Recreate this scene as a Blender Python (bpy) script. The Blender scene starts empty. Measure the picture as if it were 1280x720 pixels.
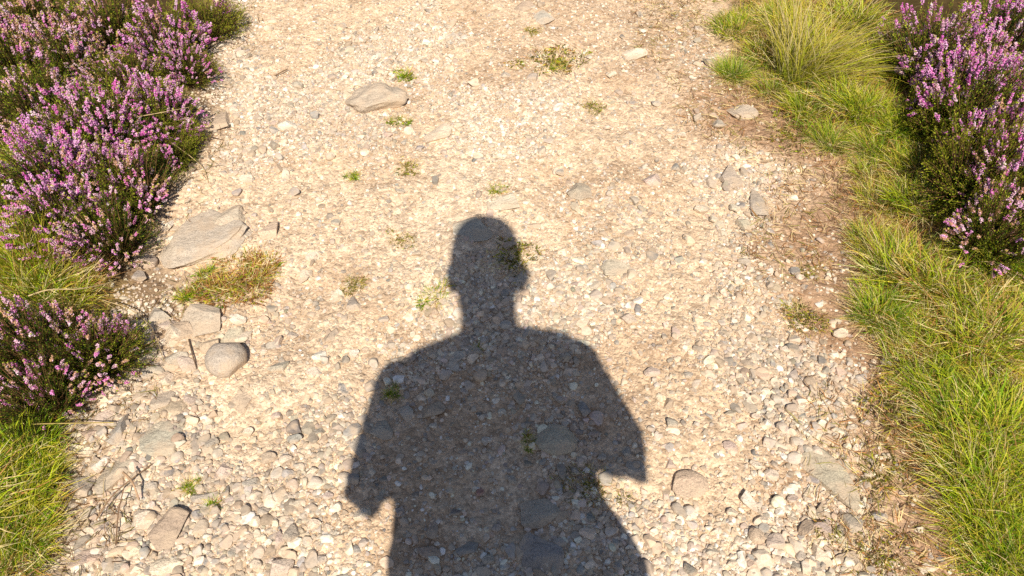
import bpy, bmesh, math, random
import numpy as np
from mathutils import Vector, Matrix, Euler

random.seed(7)
RNG = np.random.default_rng(11)
SC = bpy.context.scene
COL = SC.collection
PI = math.pi

# ------------------------------------------------------------------ camera numbers (used to read places off the photograph)
F, CX, CY = 880.0, 640.0, 360.0
CAM_H, PITCH = 1.20, math.radians(50)
SUN_E, SUN_A = math.radians(54), math.radians(-5)      # travel direction: azimuth from +Y towards -X
SUN_L = np.array((math.sin(SUN_A) * math.cos(SUN_E), math.cos(SUN_A) * math.cos(SUN_E), -math.sin(SUN_E)))


def ray(px, py):
    u, v = (px - CX) / F, (py - CY) / F
    return np.array((u, math.cos(PITCH) - v * math.sin(PITCH), -math.sin(PITCH) - v * math.cos(PITCH)))


def at(px, py, z=0.0):
    d = ray(px, py)
    t = (z - CAM_H) / d[2]
    return d[0] * t, d[1] * t


def mpp(py):
    """metres per photo pixel (across) on the ground at photo row py"""
    v = (py - CY) / F
    return CAM_H / (math.sin(PITCH) + v * math.cos(PITCH)) / F


def shadow_point(px, py, yp):
    """the point in the vertical plane y = yp whose sun shadow falls where the photograph shows px, py"""
    x, y = at(px, py)
    t = (y - yp) / SUN_L[1]
    return Vector((x - SUN_L[0] * t, yp, -SUN_L[2] * t))


# ------------------------------------------------------------------ noise
def _h(ix, iy, s):
    n = (ix.astype(np.int64) * 374761393 + iy.astype(np.int64) * 668265263 + s * 1442695041) & 0xFFFFFFFF
    n = ((n ^ (n >> 13)) * 1274126177) & 0xFFFFFFFF
    n = n ^ (n >> 16)
    return (n & 0xFFFFFF) / float(0xFFFFFF)


def vnoise(x, y, s=0):
    x = np.asarray(x, float); y = np.asarray(y, float)
    ix, iy = np.floor(x), np.floor(y)
    fx, fy = x - ix, y - iy
    fx, fy = fx * fx * (3 - 2 * fx), fy * fy * (3 - 2 * fy)
    a, b = _h(ix, iy, s), _h(ix + 1, iy, s)
    c, d = _h(ix, iy + 1, s), _h(ix + 1, iy + 1, s)
    return (a + (b - a) * fx) * (1 - fy) + (c + (d - c) * fx) * fy


def fbm(x, y, s=0, octv=4, gain=0.5):
    t, a, n = 0.0, 1.0, 0.0
    for k in range(octv):
        t = t + a * vnoise(x * 2 ** k + 17.3 * k, y * 2 ** k - 9.1 * k, s + k)
        n += a
        a *= gain
    return t / n


def sstep(a, b, x):
    t = np.clip((np.asarray(x, float) - a) / (b - a), 0, 1)
    return t * t * (3 - 2 * t)


# ------------------------------------------------------------------ path edges and terrain height
LEFT_PX = [(300, -10), (262, 45), (240, 110), (228, 165), (203, 205), (195, 245), (150, 310), (165, 380), (140, 455), (112, 510),
           (72, 545), (68, 610), (50, 665), (10, 730)]
RIGHT_PX = [(885, -10), (905, 75), (960, 105), (990, 160), (1075, 205), (1090, 260), (1075, 330), (1085, 395), (1165, 445), (1185, 525),
            (1215, 600), (1235, 660), (1262, 730)]


def _edge(px):
    pts = sorted(((at(*q)[1], at(*q)[0]) for q in px))
    return np.array([p[0] for p in pts]), np.array([p[1] for p in pts])


LY, LX = _edge(LEFT_PX)
RY, RX = _edge(RIGHT_PX)


def x_left(y):
    y = np.asarray(y, float)
    base = np.interp(y, LY, LX)
    base = base + np.where(y > LY[-1], 0.10 * np.sin((y - LY[-1]) * 0.9), 0) + np.where(y < LY[0], 0.08 * np.sin((y - LY[0]) * 1.7), 0)
    return base + 0.03 * (vnoise(y * 9, y * 0 + 3, 5) - 0.5) * 2


def x_right(y):
    y = np.asarray(y, float)
    base = np.interp(y, RY, RX)
    base = base + np.where(y > RY[-1], 0.12 * np.sin((y - RY[-1]) * 0.8), 0) + np.where(y < RY[0], 0.08 * np.sin((y - RY[0]) * 1.7), 0)
    return base + 0.03 * (vnoise(y * 9, y * 0 + 8, 6) - 0.5) * 2


def out_dist(x, y):
    """how far outside the path (negative: inside)"""
    return np.maximum(x_left(y) - x, x - x_right(y))


def height(x, y):
    x = np.asarray(x, float); y = np.asarray(y, float)
    d = out_dist(x, y)
    h = 0.022 * (fbm(x * 2.1, y * 2.1, 21, 3) - 0.5) + 0.008 * (fbm(x * 9, y * 9, 31, 2) - 0.5)
    h = h + 0.05 * sstep(-0.04, 0.30, d) + 0.05 * sstep(0.1, 0.8, d) * (fbm(x * 3, y * 3, 41, 3))
    far = np.hypot(x, y)
    return h + sstep(6, 60, far) * (fbm(x * .03, y * .03, 51, 3) - 0.5) * 4.0


def hz(x, y):
    return float(height(np.array([x]), np.array([y]))[0])


def on_ground(px, py, up=0.0):
    """ground point under the photo's pixel px, py (up: how high above ground the seen spot is)"""
    z = 0.0
    for _ in range(4):
        x, y = at(px, py, z + up)
        z = hz(x, y)
    return Vector((x, y, z))


# ------------------------------------------------------------------ mesh plumbing
def mesh_from(name, V, faces, mat, cols=None, smooth=True, parent=None, loc=None, fmat=None):
    """V (n,3); faces: (m,3) / (m,4) int array or a list of such arrays; cols (n,3) point colours"""
    V = np.asarray(V, np.float32)
    fl = faces if isinstance(faces, list) else [faces]
    fl = [np.asarray(f, np.int32) for f in fl if len(f)]
    me = bpy.data.meshes.new(name)
    me.vertices.add(len(V))
    me.vertices.foreach_set("co", V.ravel())
    loops = np.concatenate([f.ravel() for f in fl])
    tot = np.concatenate([np.full(len(f), f.shape[1], np.int32) for f in fl])
    start = np.concatenate([[0], np.cumsum(tot)[:-1]]).astype(np.int32)
    me.loops.add(len(loops))
    me.loops.foreach_set("vertex_index", loops)
    me.polygons.add(len(tot))
    me.polygons.foreach_set("loop_start", start)
    me.polygons.foreach_set("loop_total", tot)
    me.update(calc_edges=True)
    me.polygons.foreach_set("use_smooth", np.full(len(tot), smooth, bool))
    if cols is not None:
        at_ = me.color_attributes.new("Col", 'FLOAT_COLOR', 'POINT')
        c4 = np.ones((len(V), 4), np.float32)
        c4[:, :3] = np.clip(cols, 0, 1)
        at_.data.foreach_set("color", c4.ravel())
    me.materials.append(mat)
    o = bpy.data.objects.new(name, me)
    COL.objects.link(o)
    if parent is not None:
        o.parent = parent
    if loc is not None:
        o.location = loc
    return o


def tag(o, label=None, cat=None, group=None, kind=None):
    if label: o["label"] = label
    if cat: o["category"] = cat
    if group: o["group"] = group
    if kind: o["kind"] = kind
    return o


def empty(name, loc=(0, 0, 0)):
    o = bpy.data.objects.new(name, None)
    o.empty_display_size = 0.05
    COL.objects.link(o)
    o.location = loc
    return o


def copy_tree(o, parent=None):
    c = o.copy()
    COL.objects.link(c)
    c.parent = parent
    for ch in list(o.children):
        copy_tree(ch, c)
    return c


# ------------------------------------------------------------------ materials
def new_mat(name):
    m = bpy.data.materials.new(name)
    m.use_nodes = True
    nt = m.node_tree
    nt.nodes.clear()
    return m, nt, nt.nodes, nt.links


def N(nodes, t, **kw):
    n = nodes.new(t)
    for k, v in kw.items():
        if k.startswith("i_"):
            n.inputs[k[2:].replace("_", " ")].default_value = v
        else:
            setattr(n, k, v)
    return n


def mixc(nodes, links, blend, fac, a, b):
    n = nodes.new("ShaderNodeMix")
    n.data_type = 'RGBA'
    n.blend_type = blend
    for sock, val in ((n.inputs[0], fac), (n.inputs[6], a), (n.inputs[7], b)):
        if hasattr(val, "is_linked") or isinstance(val, bpy.types.NodeSocket):
            links.new(val, sock)
        elif isinstance(val, (int, float)):
            sock.default_value = val
        else:
            sock.default_value = (*val, 1) if len(val) == 3 else val
    return n.outputs[2]


def ramp(nodes, links, src, stops, interp='LINEAR'):
    r = nodes.new("ShaderNodeValToRGB")
    r.color_ramp.interpolation = interp
    el = r.color_ramp.elements
    while len(el) < len(stops):
        el.new(0.5)
    for e, (p, c) in zip(el, stops):
        e.position = p
        e.color = (*c, 1) if len(c) == 3 else c
    links.new(src, r.inputs[0])
    return r.outputs[0]


def mat_soil(name, grit=True):
    """trodden sandy soil packed with fine grit: point colours carry the broad colour, cells and noise the grain"""
    m, nt, nd, lk = new_mat(name)
    out = N(nd, "ShaderNodeOutputMaterial")
    bs = N(nd, "ShaderNodeBsdfPrincipled", i_Roughness=0.95)
    bs.inputs["Specular IOR Level"].default_value = 0.15
    lk.new(bs.outputs[0], out.inputs[0])
    tc = N(nd, "ShaderNodeTexCoord")
    at_ = N(nd, "ShaderNodeAttribute", attribute_name="Col")
    nz = N(nd, "ShaderNodeTexNoise", i_Scale=38.0, i_Detail=6.0, i_Roughness=0.65)
    lk.new(tc.outputs["Object"], nz.inputs["Vector"])
    # warped coordinates so that cells are not regular
    wz = N(nd, "ShaderNodeTexNoise", i_Scale=60.0, i_Detail=2.0)
    lk.new(tc.outputs["Object"], wz.inputs["Vector"])
    wm = nd.new("ShaderNodeVectorMath"); wm.operation = 'MULTIPLY_ADD'
    lk.new(wz.outputs["Color"], wm.inputs[0]); wm.inputs[1].default_value = (.010, .010, .010)
    lk.new(tc.outputs["Object"], wm.inputs[2])
    col = at_.outputs["Color"]
    g = ramp(nd, lk, nz.outputs["Fac"], [(0.25, (0.74, 0.68, 0.62)), (0.5, (1.02, 1.02, 1.02)), (0.75, (1.2, 1.2, 1.2))])
    col = mixc(nd, lk, 'MULTIPLY', 1.0, col, g)
    hsum = None
    for sc, amt in ((105.0, 0.55), (230.0, 0.45)) if grit else ((160.0, 0.3),):
        vo = N(nd, "ShaderNodeTexVoronoi", i_Scale=sc, feature='F1')
        lk.new(wm.outputs[0], vo.inputs["Vector"])
        sp = nd.new("ShaderNodeSeparateColor")
        lk.new(vo.outputs["Color"], sp.inputs[0])
        cell = ramp(nd, lk, sp.outputs[0], [(0.0, (0.52, 0.48, 0.46)), (0.3, (0.86, 0.83, 0.80)), (0.6, (1.05, 1.04, 1.02)), (1.0, (1.3, 1.3, 1.3))])
        col = mixc(nd, lk, 'MULTIPLY', amt, col, cell)
        hs = nd.new("ShaderNodeMath"); hs.operation = 'MULTIPLY_ADD'
        lk.new(vo.outputs["Distance"], hs.inputs[0]); hs.inputs[1].default_value = -0.35 * 100 / sc
        if hsum is None:
            hs.inputs[2].default_value = 0.5
        else:
            lk.new(hsum, hs.inputs[2])
        hsum = hs.outputs[0]
    ha = nd.new("ShaderNodeMath"); ha.operation = 'MULTIPLY_ADD'
    lk.new(nz.outputs["Fac"], ha.inputs[0]); ha.inputs[1].default_value = 0.8; lk.new(hsum, ha.inputs[2])
    bp = N(nd, "ShaderNodeBump", i_Strength=1.0, i_Distance=0.009)
    lk.new(ha.outputs[0], bp.inputs["Height"])
    lk.new(bp.outputs[0], bs.inputs["Normal"])
    lk.new(col, bs.inputs["Base Color"])
    return m


def mat_stone(name, speck=0.5, bump=0.003, scale=1.0):
    m, nt, nd, lk = new_mat(name)
    out = N(nd, "ShaderNodeOutputMaterial")
    bs = N(nd, "ShaderNodeBsdfPrincipled", i_Roughness=0.82)
    bs.inputs["Specular IOR Level"].default_value = 0.25
    lk.new(bs.outputs[0], out.inputs[0])
    tc = N(nd, "ShaderNodeTexCoord")
    at_ = N(nd, "ShaderNodeAttribute", attribute_name="Col")
    n1 = N(nd, "ShaderNodeTexNoise", i_Scale=45.0 * scale, i_Detail=8.0, i_Roughness=0.7)
    n2 = N(nd, "ShaderNodeTexNoise", i_Scale=320.0 * scale, i_Detail=3.0, i_Roughness=0.6)
    mp = N(nd, "ShaderNodeMapping")
    mp.inputs["Scale"].default_value = (1, 1.9, 1.3)
    mp.inputs["Rotation"].default_value = (0.3, 0.2, 0.7)
    lk.new(tc.outputs["Object"], mp.inputs[0])
    lk.new(mp.outputs[0], n1.inputs["Vector"])
    lk.new(tc.outputs["Object"], n2.inputs["Vector"])
    a = ramp(nd, lk, n1.outputs["Fac"], [(0.28, (0.62, 0.60, 0.58)), (0.5, (1, 1, 1)), (0.72, (1.25, 1.24, 1.2))])
    b = ramp(nd, lk, n2.outputs["Fac"], [(0.33, (0.55, 0.54, 0.55)), (0.48, (1, 1, 1)), (0.7, (1.2, 1.2, 1.2))])
    c = mixc(nd, lk, 'MULTIPLY', 0.8, at_.outputs["Color"], a)
    c = mixc(nd, lk, 'MULTIPLY', speck, c, b)
    n3 = N(nd, "ShaderNodeTexNoise", i_Scale=22.0 * scale, i_Detail=5.0, i_Roughness=0.6)
    lk.new(tc.outputs["Object"], n3.inputs["Vector"])
    du = ramp(nd, lk, n3.outputs["Fac"], [(0.46, (0, 0, 0)), (0.64, (0.75, 0.75, 0.75))])
    c = mixc(nd, lk, 'MIX', du, c, (0.68, 0.55, 0.42))
    lk.new(c, bs.inputs["Base Color"])
    ad = nd.new("ShaderNodeMath"); ad.operation = 'MULTIPLY_ADD'
    lk.new(n2.outputs["Fac"], ad.inputs[0]); ad.inputs[1].default_value = 0.35; lk.new(n1.outputs["Fac"], ad.inputs[2])
    bp = N(nd, "ShaderNodeBump", i_Strength=0.8, i_Distance=bump)
    lk.new(ad.outputs[0], bp.inputs["Height"])
    lk.new(bp.outputs[0], bs.inputs["Normal"])
    return m


def mat_leaf(name, trans=0.35, rough=0.55, hue_var=0.0, val_var=0.25, spec=0.3):
    m, nt, nd, lk = new_mat(name)
    out = N(nd, "ShaderNodeOutputMaterial")
    bs = N(nd, "ShaderNodeBsdfPrincipled", i_Roughness=rough)
    bs.inputs["Specular IOR Level"].default_value = spec
    tr = N(nd, "ShaderNodeBsdfTranslucent")
    mx = N(nd, "ShaderNodeMixShader")
    mx.inputs[0].default_value = trans
    lk.new(bs.outputs[0], mx.inputs[1]); lk.new(tr.outputs[0], mx.inputs[2])
    lk.new(mx.outputs[0], out.inputs[0])
    at_ = N(nd, "ShaderNodeAttribute", attribute_name="Col")
    oi = N(nd, "ShaderNodeObjectInfo")
    tc = N(nd, "ShaderNodeTexCoord")
    nz = N(nd, "ShaderNodeTexNoise", i_Scale=30.0, i_Detail=2.0)
    lk.new(tc.outputs["Object"], nz.inputs["Vector"])
    v = ramp(nd, lk, nz.outputs["Fac"], [(0.3, (1 - val_var,) * 3), (0.7, (1 + val_var,) * 3)])
    c = mixc(nd, lk, 'MULTIPLY', 1.0, at_.outputs["Color"], v)
    hs = N(nd, "ShaderNodeHueSaturation")
    mr = N(nd, "ShaderNodeMapRange")
    lk.new(oi.outputs["Random"], mr.inputs[0])
    mr.inputs[3].default_value = 0.5 - hue_var; mr.inputs[4].default_value = 0.5 + hue_var
    lk.new(mr.outputs[0], hs.inputs["Hue"])
    lk.new(c, hs.inputs["Color"])
    lk.new(hs.outputs[0], bs.inputs["Base Color"]); lk.new(hs.outputs[0], tr.inputs["Color"])
    return m


def mat_plain(name, color, rough=0.6, noise=0.15, scale=60.0, spec=0.3, bump=0.0, metallic=0.0):
    m, nt, nd, lk = new_mat(name)
    out = N(nd, "ShaderNodeOutputMaterial")
    bs = N(nd, "ShaderNodeBsdfPrincipled", i_Roughness=rough, i_Metallic=metallic)
    bs.inputs["Specular IOR Level"].default_value = spec
    lk.new(bs.outputs[0], out.inputs[0])
    tc = N(nd, "ShaderNodeTexCoord")
    nz = N(nd, "ShaderNodeTexNoise", i_Scale=scale, i_Detail=4.0)
    lk.new(tc.outputs["Object"], nz.inputs["Vector"])
    v = ramp(nd, lk, nz.outputs["Fac"], [(0.3, tuple(c * (1 - noise) for c in color)), (0.7, tuple(min(1, c * (1 + noise)) for c in color))])
    lk.new(v, bs.inputs["Base Color"])
    if bump:
        bp = N(nd, "ShaderNodeBump", i_Strength=0.6, i_Distance=bump)
        lk.new(nz.outputs["Fac"], bp.inputs["Height"]); lk.new(bp.outputs[0], bs.inputs["Normal"])
    return m


M_PATH = mat_soil("path_soil", True)
M_MOOR = mat_soil("moor_soil", False)
M_STONE = mat_stone("weathered_stone", 0.8, 0.006, 1.0)
M_GRAVEL = mat_stone("gravel_stone", 0.35, 0.0015, 2.0)
M_GRASS = mat_leaf("grass_blade", 0.30, 0.5, 0.008, 0.2)
M_LEAF = mat_leaf("heather_leaf", 0.25, 0.6, 0.012, 0.25, 0.2)
M_FLOWER = mat_leaf("heather_flower", 0.12, 0.7, 0.012, 0.2, 0.1)
M_STEM = mat_leaf("heather_stem", 0.0, 0.8, 0.0, 0.3, 0.1)
M_STRAW = mat_leaf("dry_straw", 0.2, 0.6, 0.0, 0.2, 0.2)

# ------------------------------------------------------------------ ground: path + moor from one graded grid
def graded(lo, hi, step, reach, grow=1.16):
    core = np.arange(lo, hi + step * .5, step)
    up, s, x = [], step, core[-1]
    while x < reach:
        s *= grow; x += s; up.append(x)
    dn, s, x = [], step, core[0]
    while x > -reach:
        s *= grow; x -= s; dn.append(x)
    return np.array(dn[::-1] + list(core) + up)


def ground_color(x, y, d):
    """broad colour of soil at x, y; d = distance outside the path"""
    n1, n2, n3 = fbm(x * 1.7, y * 1.7, 61, 4), fbm(x * 6, y * 6, 71, 4), fbm(x * 22, y * 22, 81, 3)
    sand = np.stack([0.80 + 0 * x, 0.645 + 0 * x, 0.485 + 0 * x], -1)
    tan = np.array((0.60, 0.450, 0.318)); pale = np.array((0.90, 0.765, 0.61)); earth = np.array((0.40, 0.275, 0.185))
    def mix(a, b, t): return a * (1 - t[..., None]) + b * t[..., None]
    c = mix(sand, tan, sstep(0.42, 0.68, n2) * 0.7)
    c = mix(c, pale, sstep(0.52, 0.72, n1) * 0.7)
    c = c * (0.84 + 0.32 * n3)[..., None]
    # dry trampled turf earth along the right edge, litter darkened by painted heather shade along the left one
    dr, dl = x - x_right(y), x_left(y) - x
    wob = (n2 - 0.5) * 0.5
    c = mix(c, earth * np.array((1.12, 1.1, 1.1)), sstep(-0.36, -0.10, dr + wob * .55) * (0.95 - 0.75 * sstep(1.75, 2.0, y)))
    c = mix(c, np.array((0.24, 0.165, 0.10)), sstep(-0.15, 0.01, dl + wob * .4) * 0.9)
    dark = np.array((0.34, 0.21, 0.10)); green = np.array((0.46, 0.36, 0.11))
    c = mix(c, mix(dark + 0 * sand, green, sstep(0.4, 0.6, n2)), sstep(-0.02, 0.10, d + wob * .2))
    peat_shade = np.array((0.045, 0.030, 0.016))  # peat blackened to paint the deep shade under the heather
    c = mix(c, peat_shade + 0 * sand, np.maximum(sstep(.02, .10, dl) * sstep(.95, 1.1, y), sstep(.30, .42, dr) * sstep(1.25, 1.4, y)) * .9)
    far = np.hypot(x, y)
    moor = mix(np.array((0.10, 0.09, 0.03)) + 0 * sand, np.array((0.17, 0.085, 0.11)), sstep(0.45, 0.6, fbm(x * .7, y * .7, 91, 4)))
    c = mix(c, moor, sstep(3.5, 6, far) * sstep(0, .2, d))
    return c


def build_ground():
    gx = graded(-1.9, 2.0, 0.0042, 160.0)
    gy = graded(0.24, 2.65, 0.0042, 160.0)
    X, Y = np.meshgrid(gx, gy)
    d = out_dist(X, Y)
    Z = height(X, Y)
    micro = (0.0032 * (fbm(X * 60, Y * 60, 101, 3) - 0.5) + 0.0060 * (fbm(X * 25, Y * 25, 111, 3) - 0.5) + 0.012 * (fbm(X * 8, Y * 8, 121, 2) - 0.5))
    near = sstep(8, 4, np.hypot(X, Y))
    Z = Z + micro * near * 1.6
    C = ground_color(X, Y, d)
    ny, nx = X.shape
    idx = np.arange(nx * ny).reshape(ny, nx)
    q = np.stack([idx[:-1, :-1], idx[:-1, 1:], idx[1:, 1:], idx[1:, :-1]], -1).reshape(-1, 4)
    dc = (d[:-1, :-1] + d[1:, 1:]).reshape(-1) * .5
    V = np.stack([X, Y, Z], -1).reshape(-1, 3)
    Cf = C.reshape(-1, 3)
    for name, mask, mat in (("path", dc < 0.03, M_PATH), ("moor_ground", dc >= 0.03, M_MOOR)):
        f = q[mask]
        used = np.zeros(len(V), bool); used[f.ravel()] = True
        remap = np.cumsum(used) - 1
        o = mesh_from(name, V[used], remap[f], mat, Cf[used])
        tag(o, kind='structure')


build_ground()

# ------------------------------------------------------------------ stones
def ico(sub):
    bm = bmesh.new()
    bmesh.ops.create_icosphere(bm, subdivisions=sub, radius=1.0)
    v = np.array([tuple(a.co) for a in bm.verts]); f = np.array([[b.index for b in a.verts] for a in bm.faces])
    bm.free()
    return v, f


ICO = {k: ico(k) for k in (1, 2, 3, 4, 5)}


def rock_verts(sub, rng, planes=9, lo=0.55, hi=0.92, rough=0.05, flat=None, soft=1.0):
    v, f = ICO[sub]
    v = v.copy()
    for _ in range(planes):
        n = rng.normal(size=3); n /= np.linalg.norm(n)
        dd = rng.uniform(lo, hi)
        s = v @ n - dd
        v = v - np.maximum(s, 0)[:, None] * n[None] * soft
    if flat:
        v[:, 2] = np.minimum(v[:, 2], flat)
    for k, a in ((3.0, rough), (7.0, rough * .5), (15.0, rough * .25)):
        disp = 0
        for _ in range(4):
            w = rng.normal(size=3) * k
            disp = disp + np.sin(v @ w + rng.uniform(0, 6.3))
        v = v * (1 + a * disp[:, None] / 4)
    ext = (v.max(0) - v.min(0)) / 2
    v = (v - (v.max(0) + v.min(0)) / 2) / ext
    return v, f


STONE_COL = dict(
    cream=(0.88, 0.775, 0.64), tan=(0.68, 0.55, 0.43), grey=(0.57, 0.52, 0.46), pink=(0.68, 0.565, 0.50), slab=(0.63, 0.56, 0.465), blue=(0.41, 0.405, 0.40),
    white=(0.97, 0.91, 0.82), brown=(0.52, 0.43, 0.345), dark=(0.34, 0.315, 0.29), red=(0.52, 0.28, 0.24), olive=(0.57, 0.525, 0.43))
WORDS = dict(slab='grey', cream='cream', tan='tan', grey='grey', pink='pinkish', blue='blue grey', white='whitish', brown='brown', dark='dark grey', red='reddish', olive='grey green')

GRP = 'loose stones lying on the gravel path'
STONES = []          # (object, px, py, size px) for the labels


def stone(px, py, w, h, color, tall=0.5, rot=None, label=None, sub=None, flat=None, planes=13, lo=0.38, hi=0.80, rough=0.035, sink=0.40, tilt=0.12, name='stone', seed=None, smooth=False):
    """w, h: width and height in photo pixels of the stone as seen; tall: height over the shorter ground side"""
    rng = np.random.default_rng(seed if seed is not None else int(px * 7 + py * 13))
    s = mpp(py)
    p = on_ground(px, py, 0.0)
    dep = math.asin(max(0.2, min(1, CAM_H / math.dist((p.x, p.y, p.z), (0, 0, CAM_H)))))
    w, h = w * .94, h * .94
    a = w * s / 2
    # the seen height mixes ground depth (times sin of the view angle) and stone height (times cos)
    b = h * s / (2 * (math.sin(dep) + tall * 0.5 * math.cos(dep)))
    c = min(a, b) * tall
    big = max(w, h)
    v, f = rock_verts(sub or (5 if big > 60 else 4 if big > 15 else 3), rng, planes, lo, hi, rough, flat)
    R = np.array(Euler((rng.normal() * tilt, rng.normal() * tilt, rng.normal() * 0.15 if rot is None else 0)).to_matrix())
    v = (v * np.array((a, b, c))) @ R.T
    if rot is not None:
        r = np.array(Euler((0, 0, rot)).to_matrix())
        v = v @ r.T
    base = np.array(STONE_COL[color])
    base = base * rng.uniform(0.9, 1.1) * (1 + rng.normal(size=3) * 0.015)
    low = np.clip((-v[:, 2] / c) * 0.5 + 0.45, 0, 1) * .65
    cols = base[None] * (1 - low[:, None]) + np.array((0.66, 0.535, 0.41))[None] * low[:, None]
    o = mesh_from(name, v, f, M_STONE, cols, smooth=smooth)
    o.location = (p.x, p.y, p.z + c * (1 - 2 * sink))
    tag(o, label, 'rock' if name == 'boulder' else 'stone', None if label else GRP)
    STONES.append((o, px, py, big, label, color))
    return o


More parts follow.
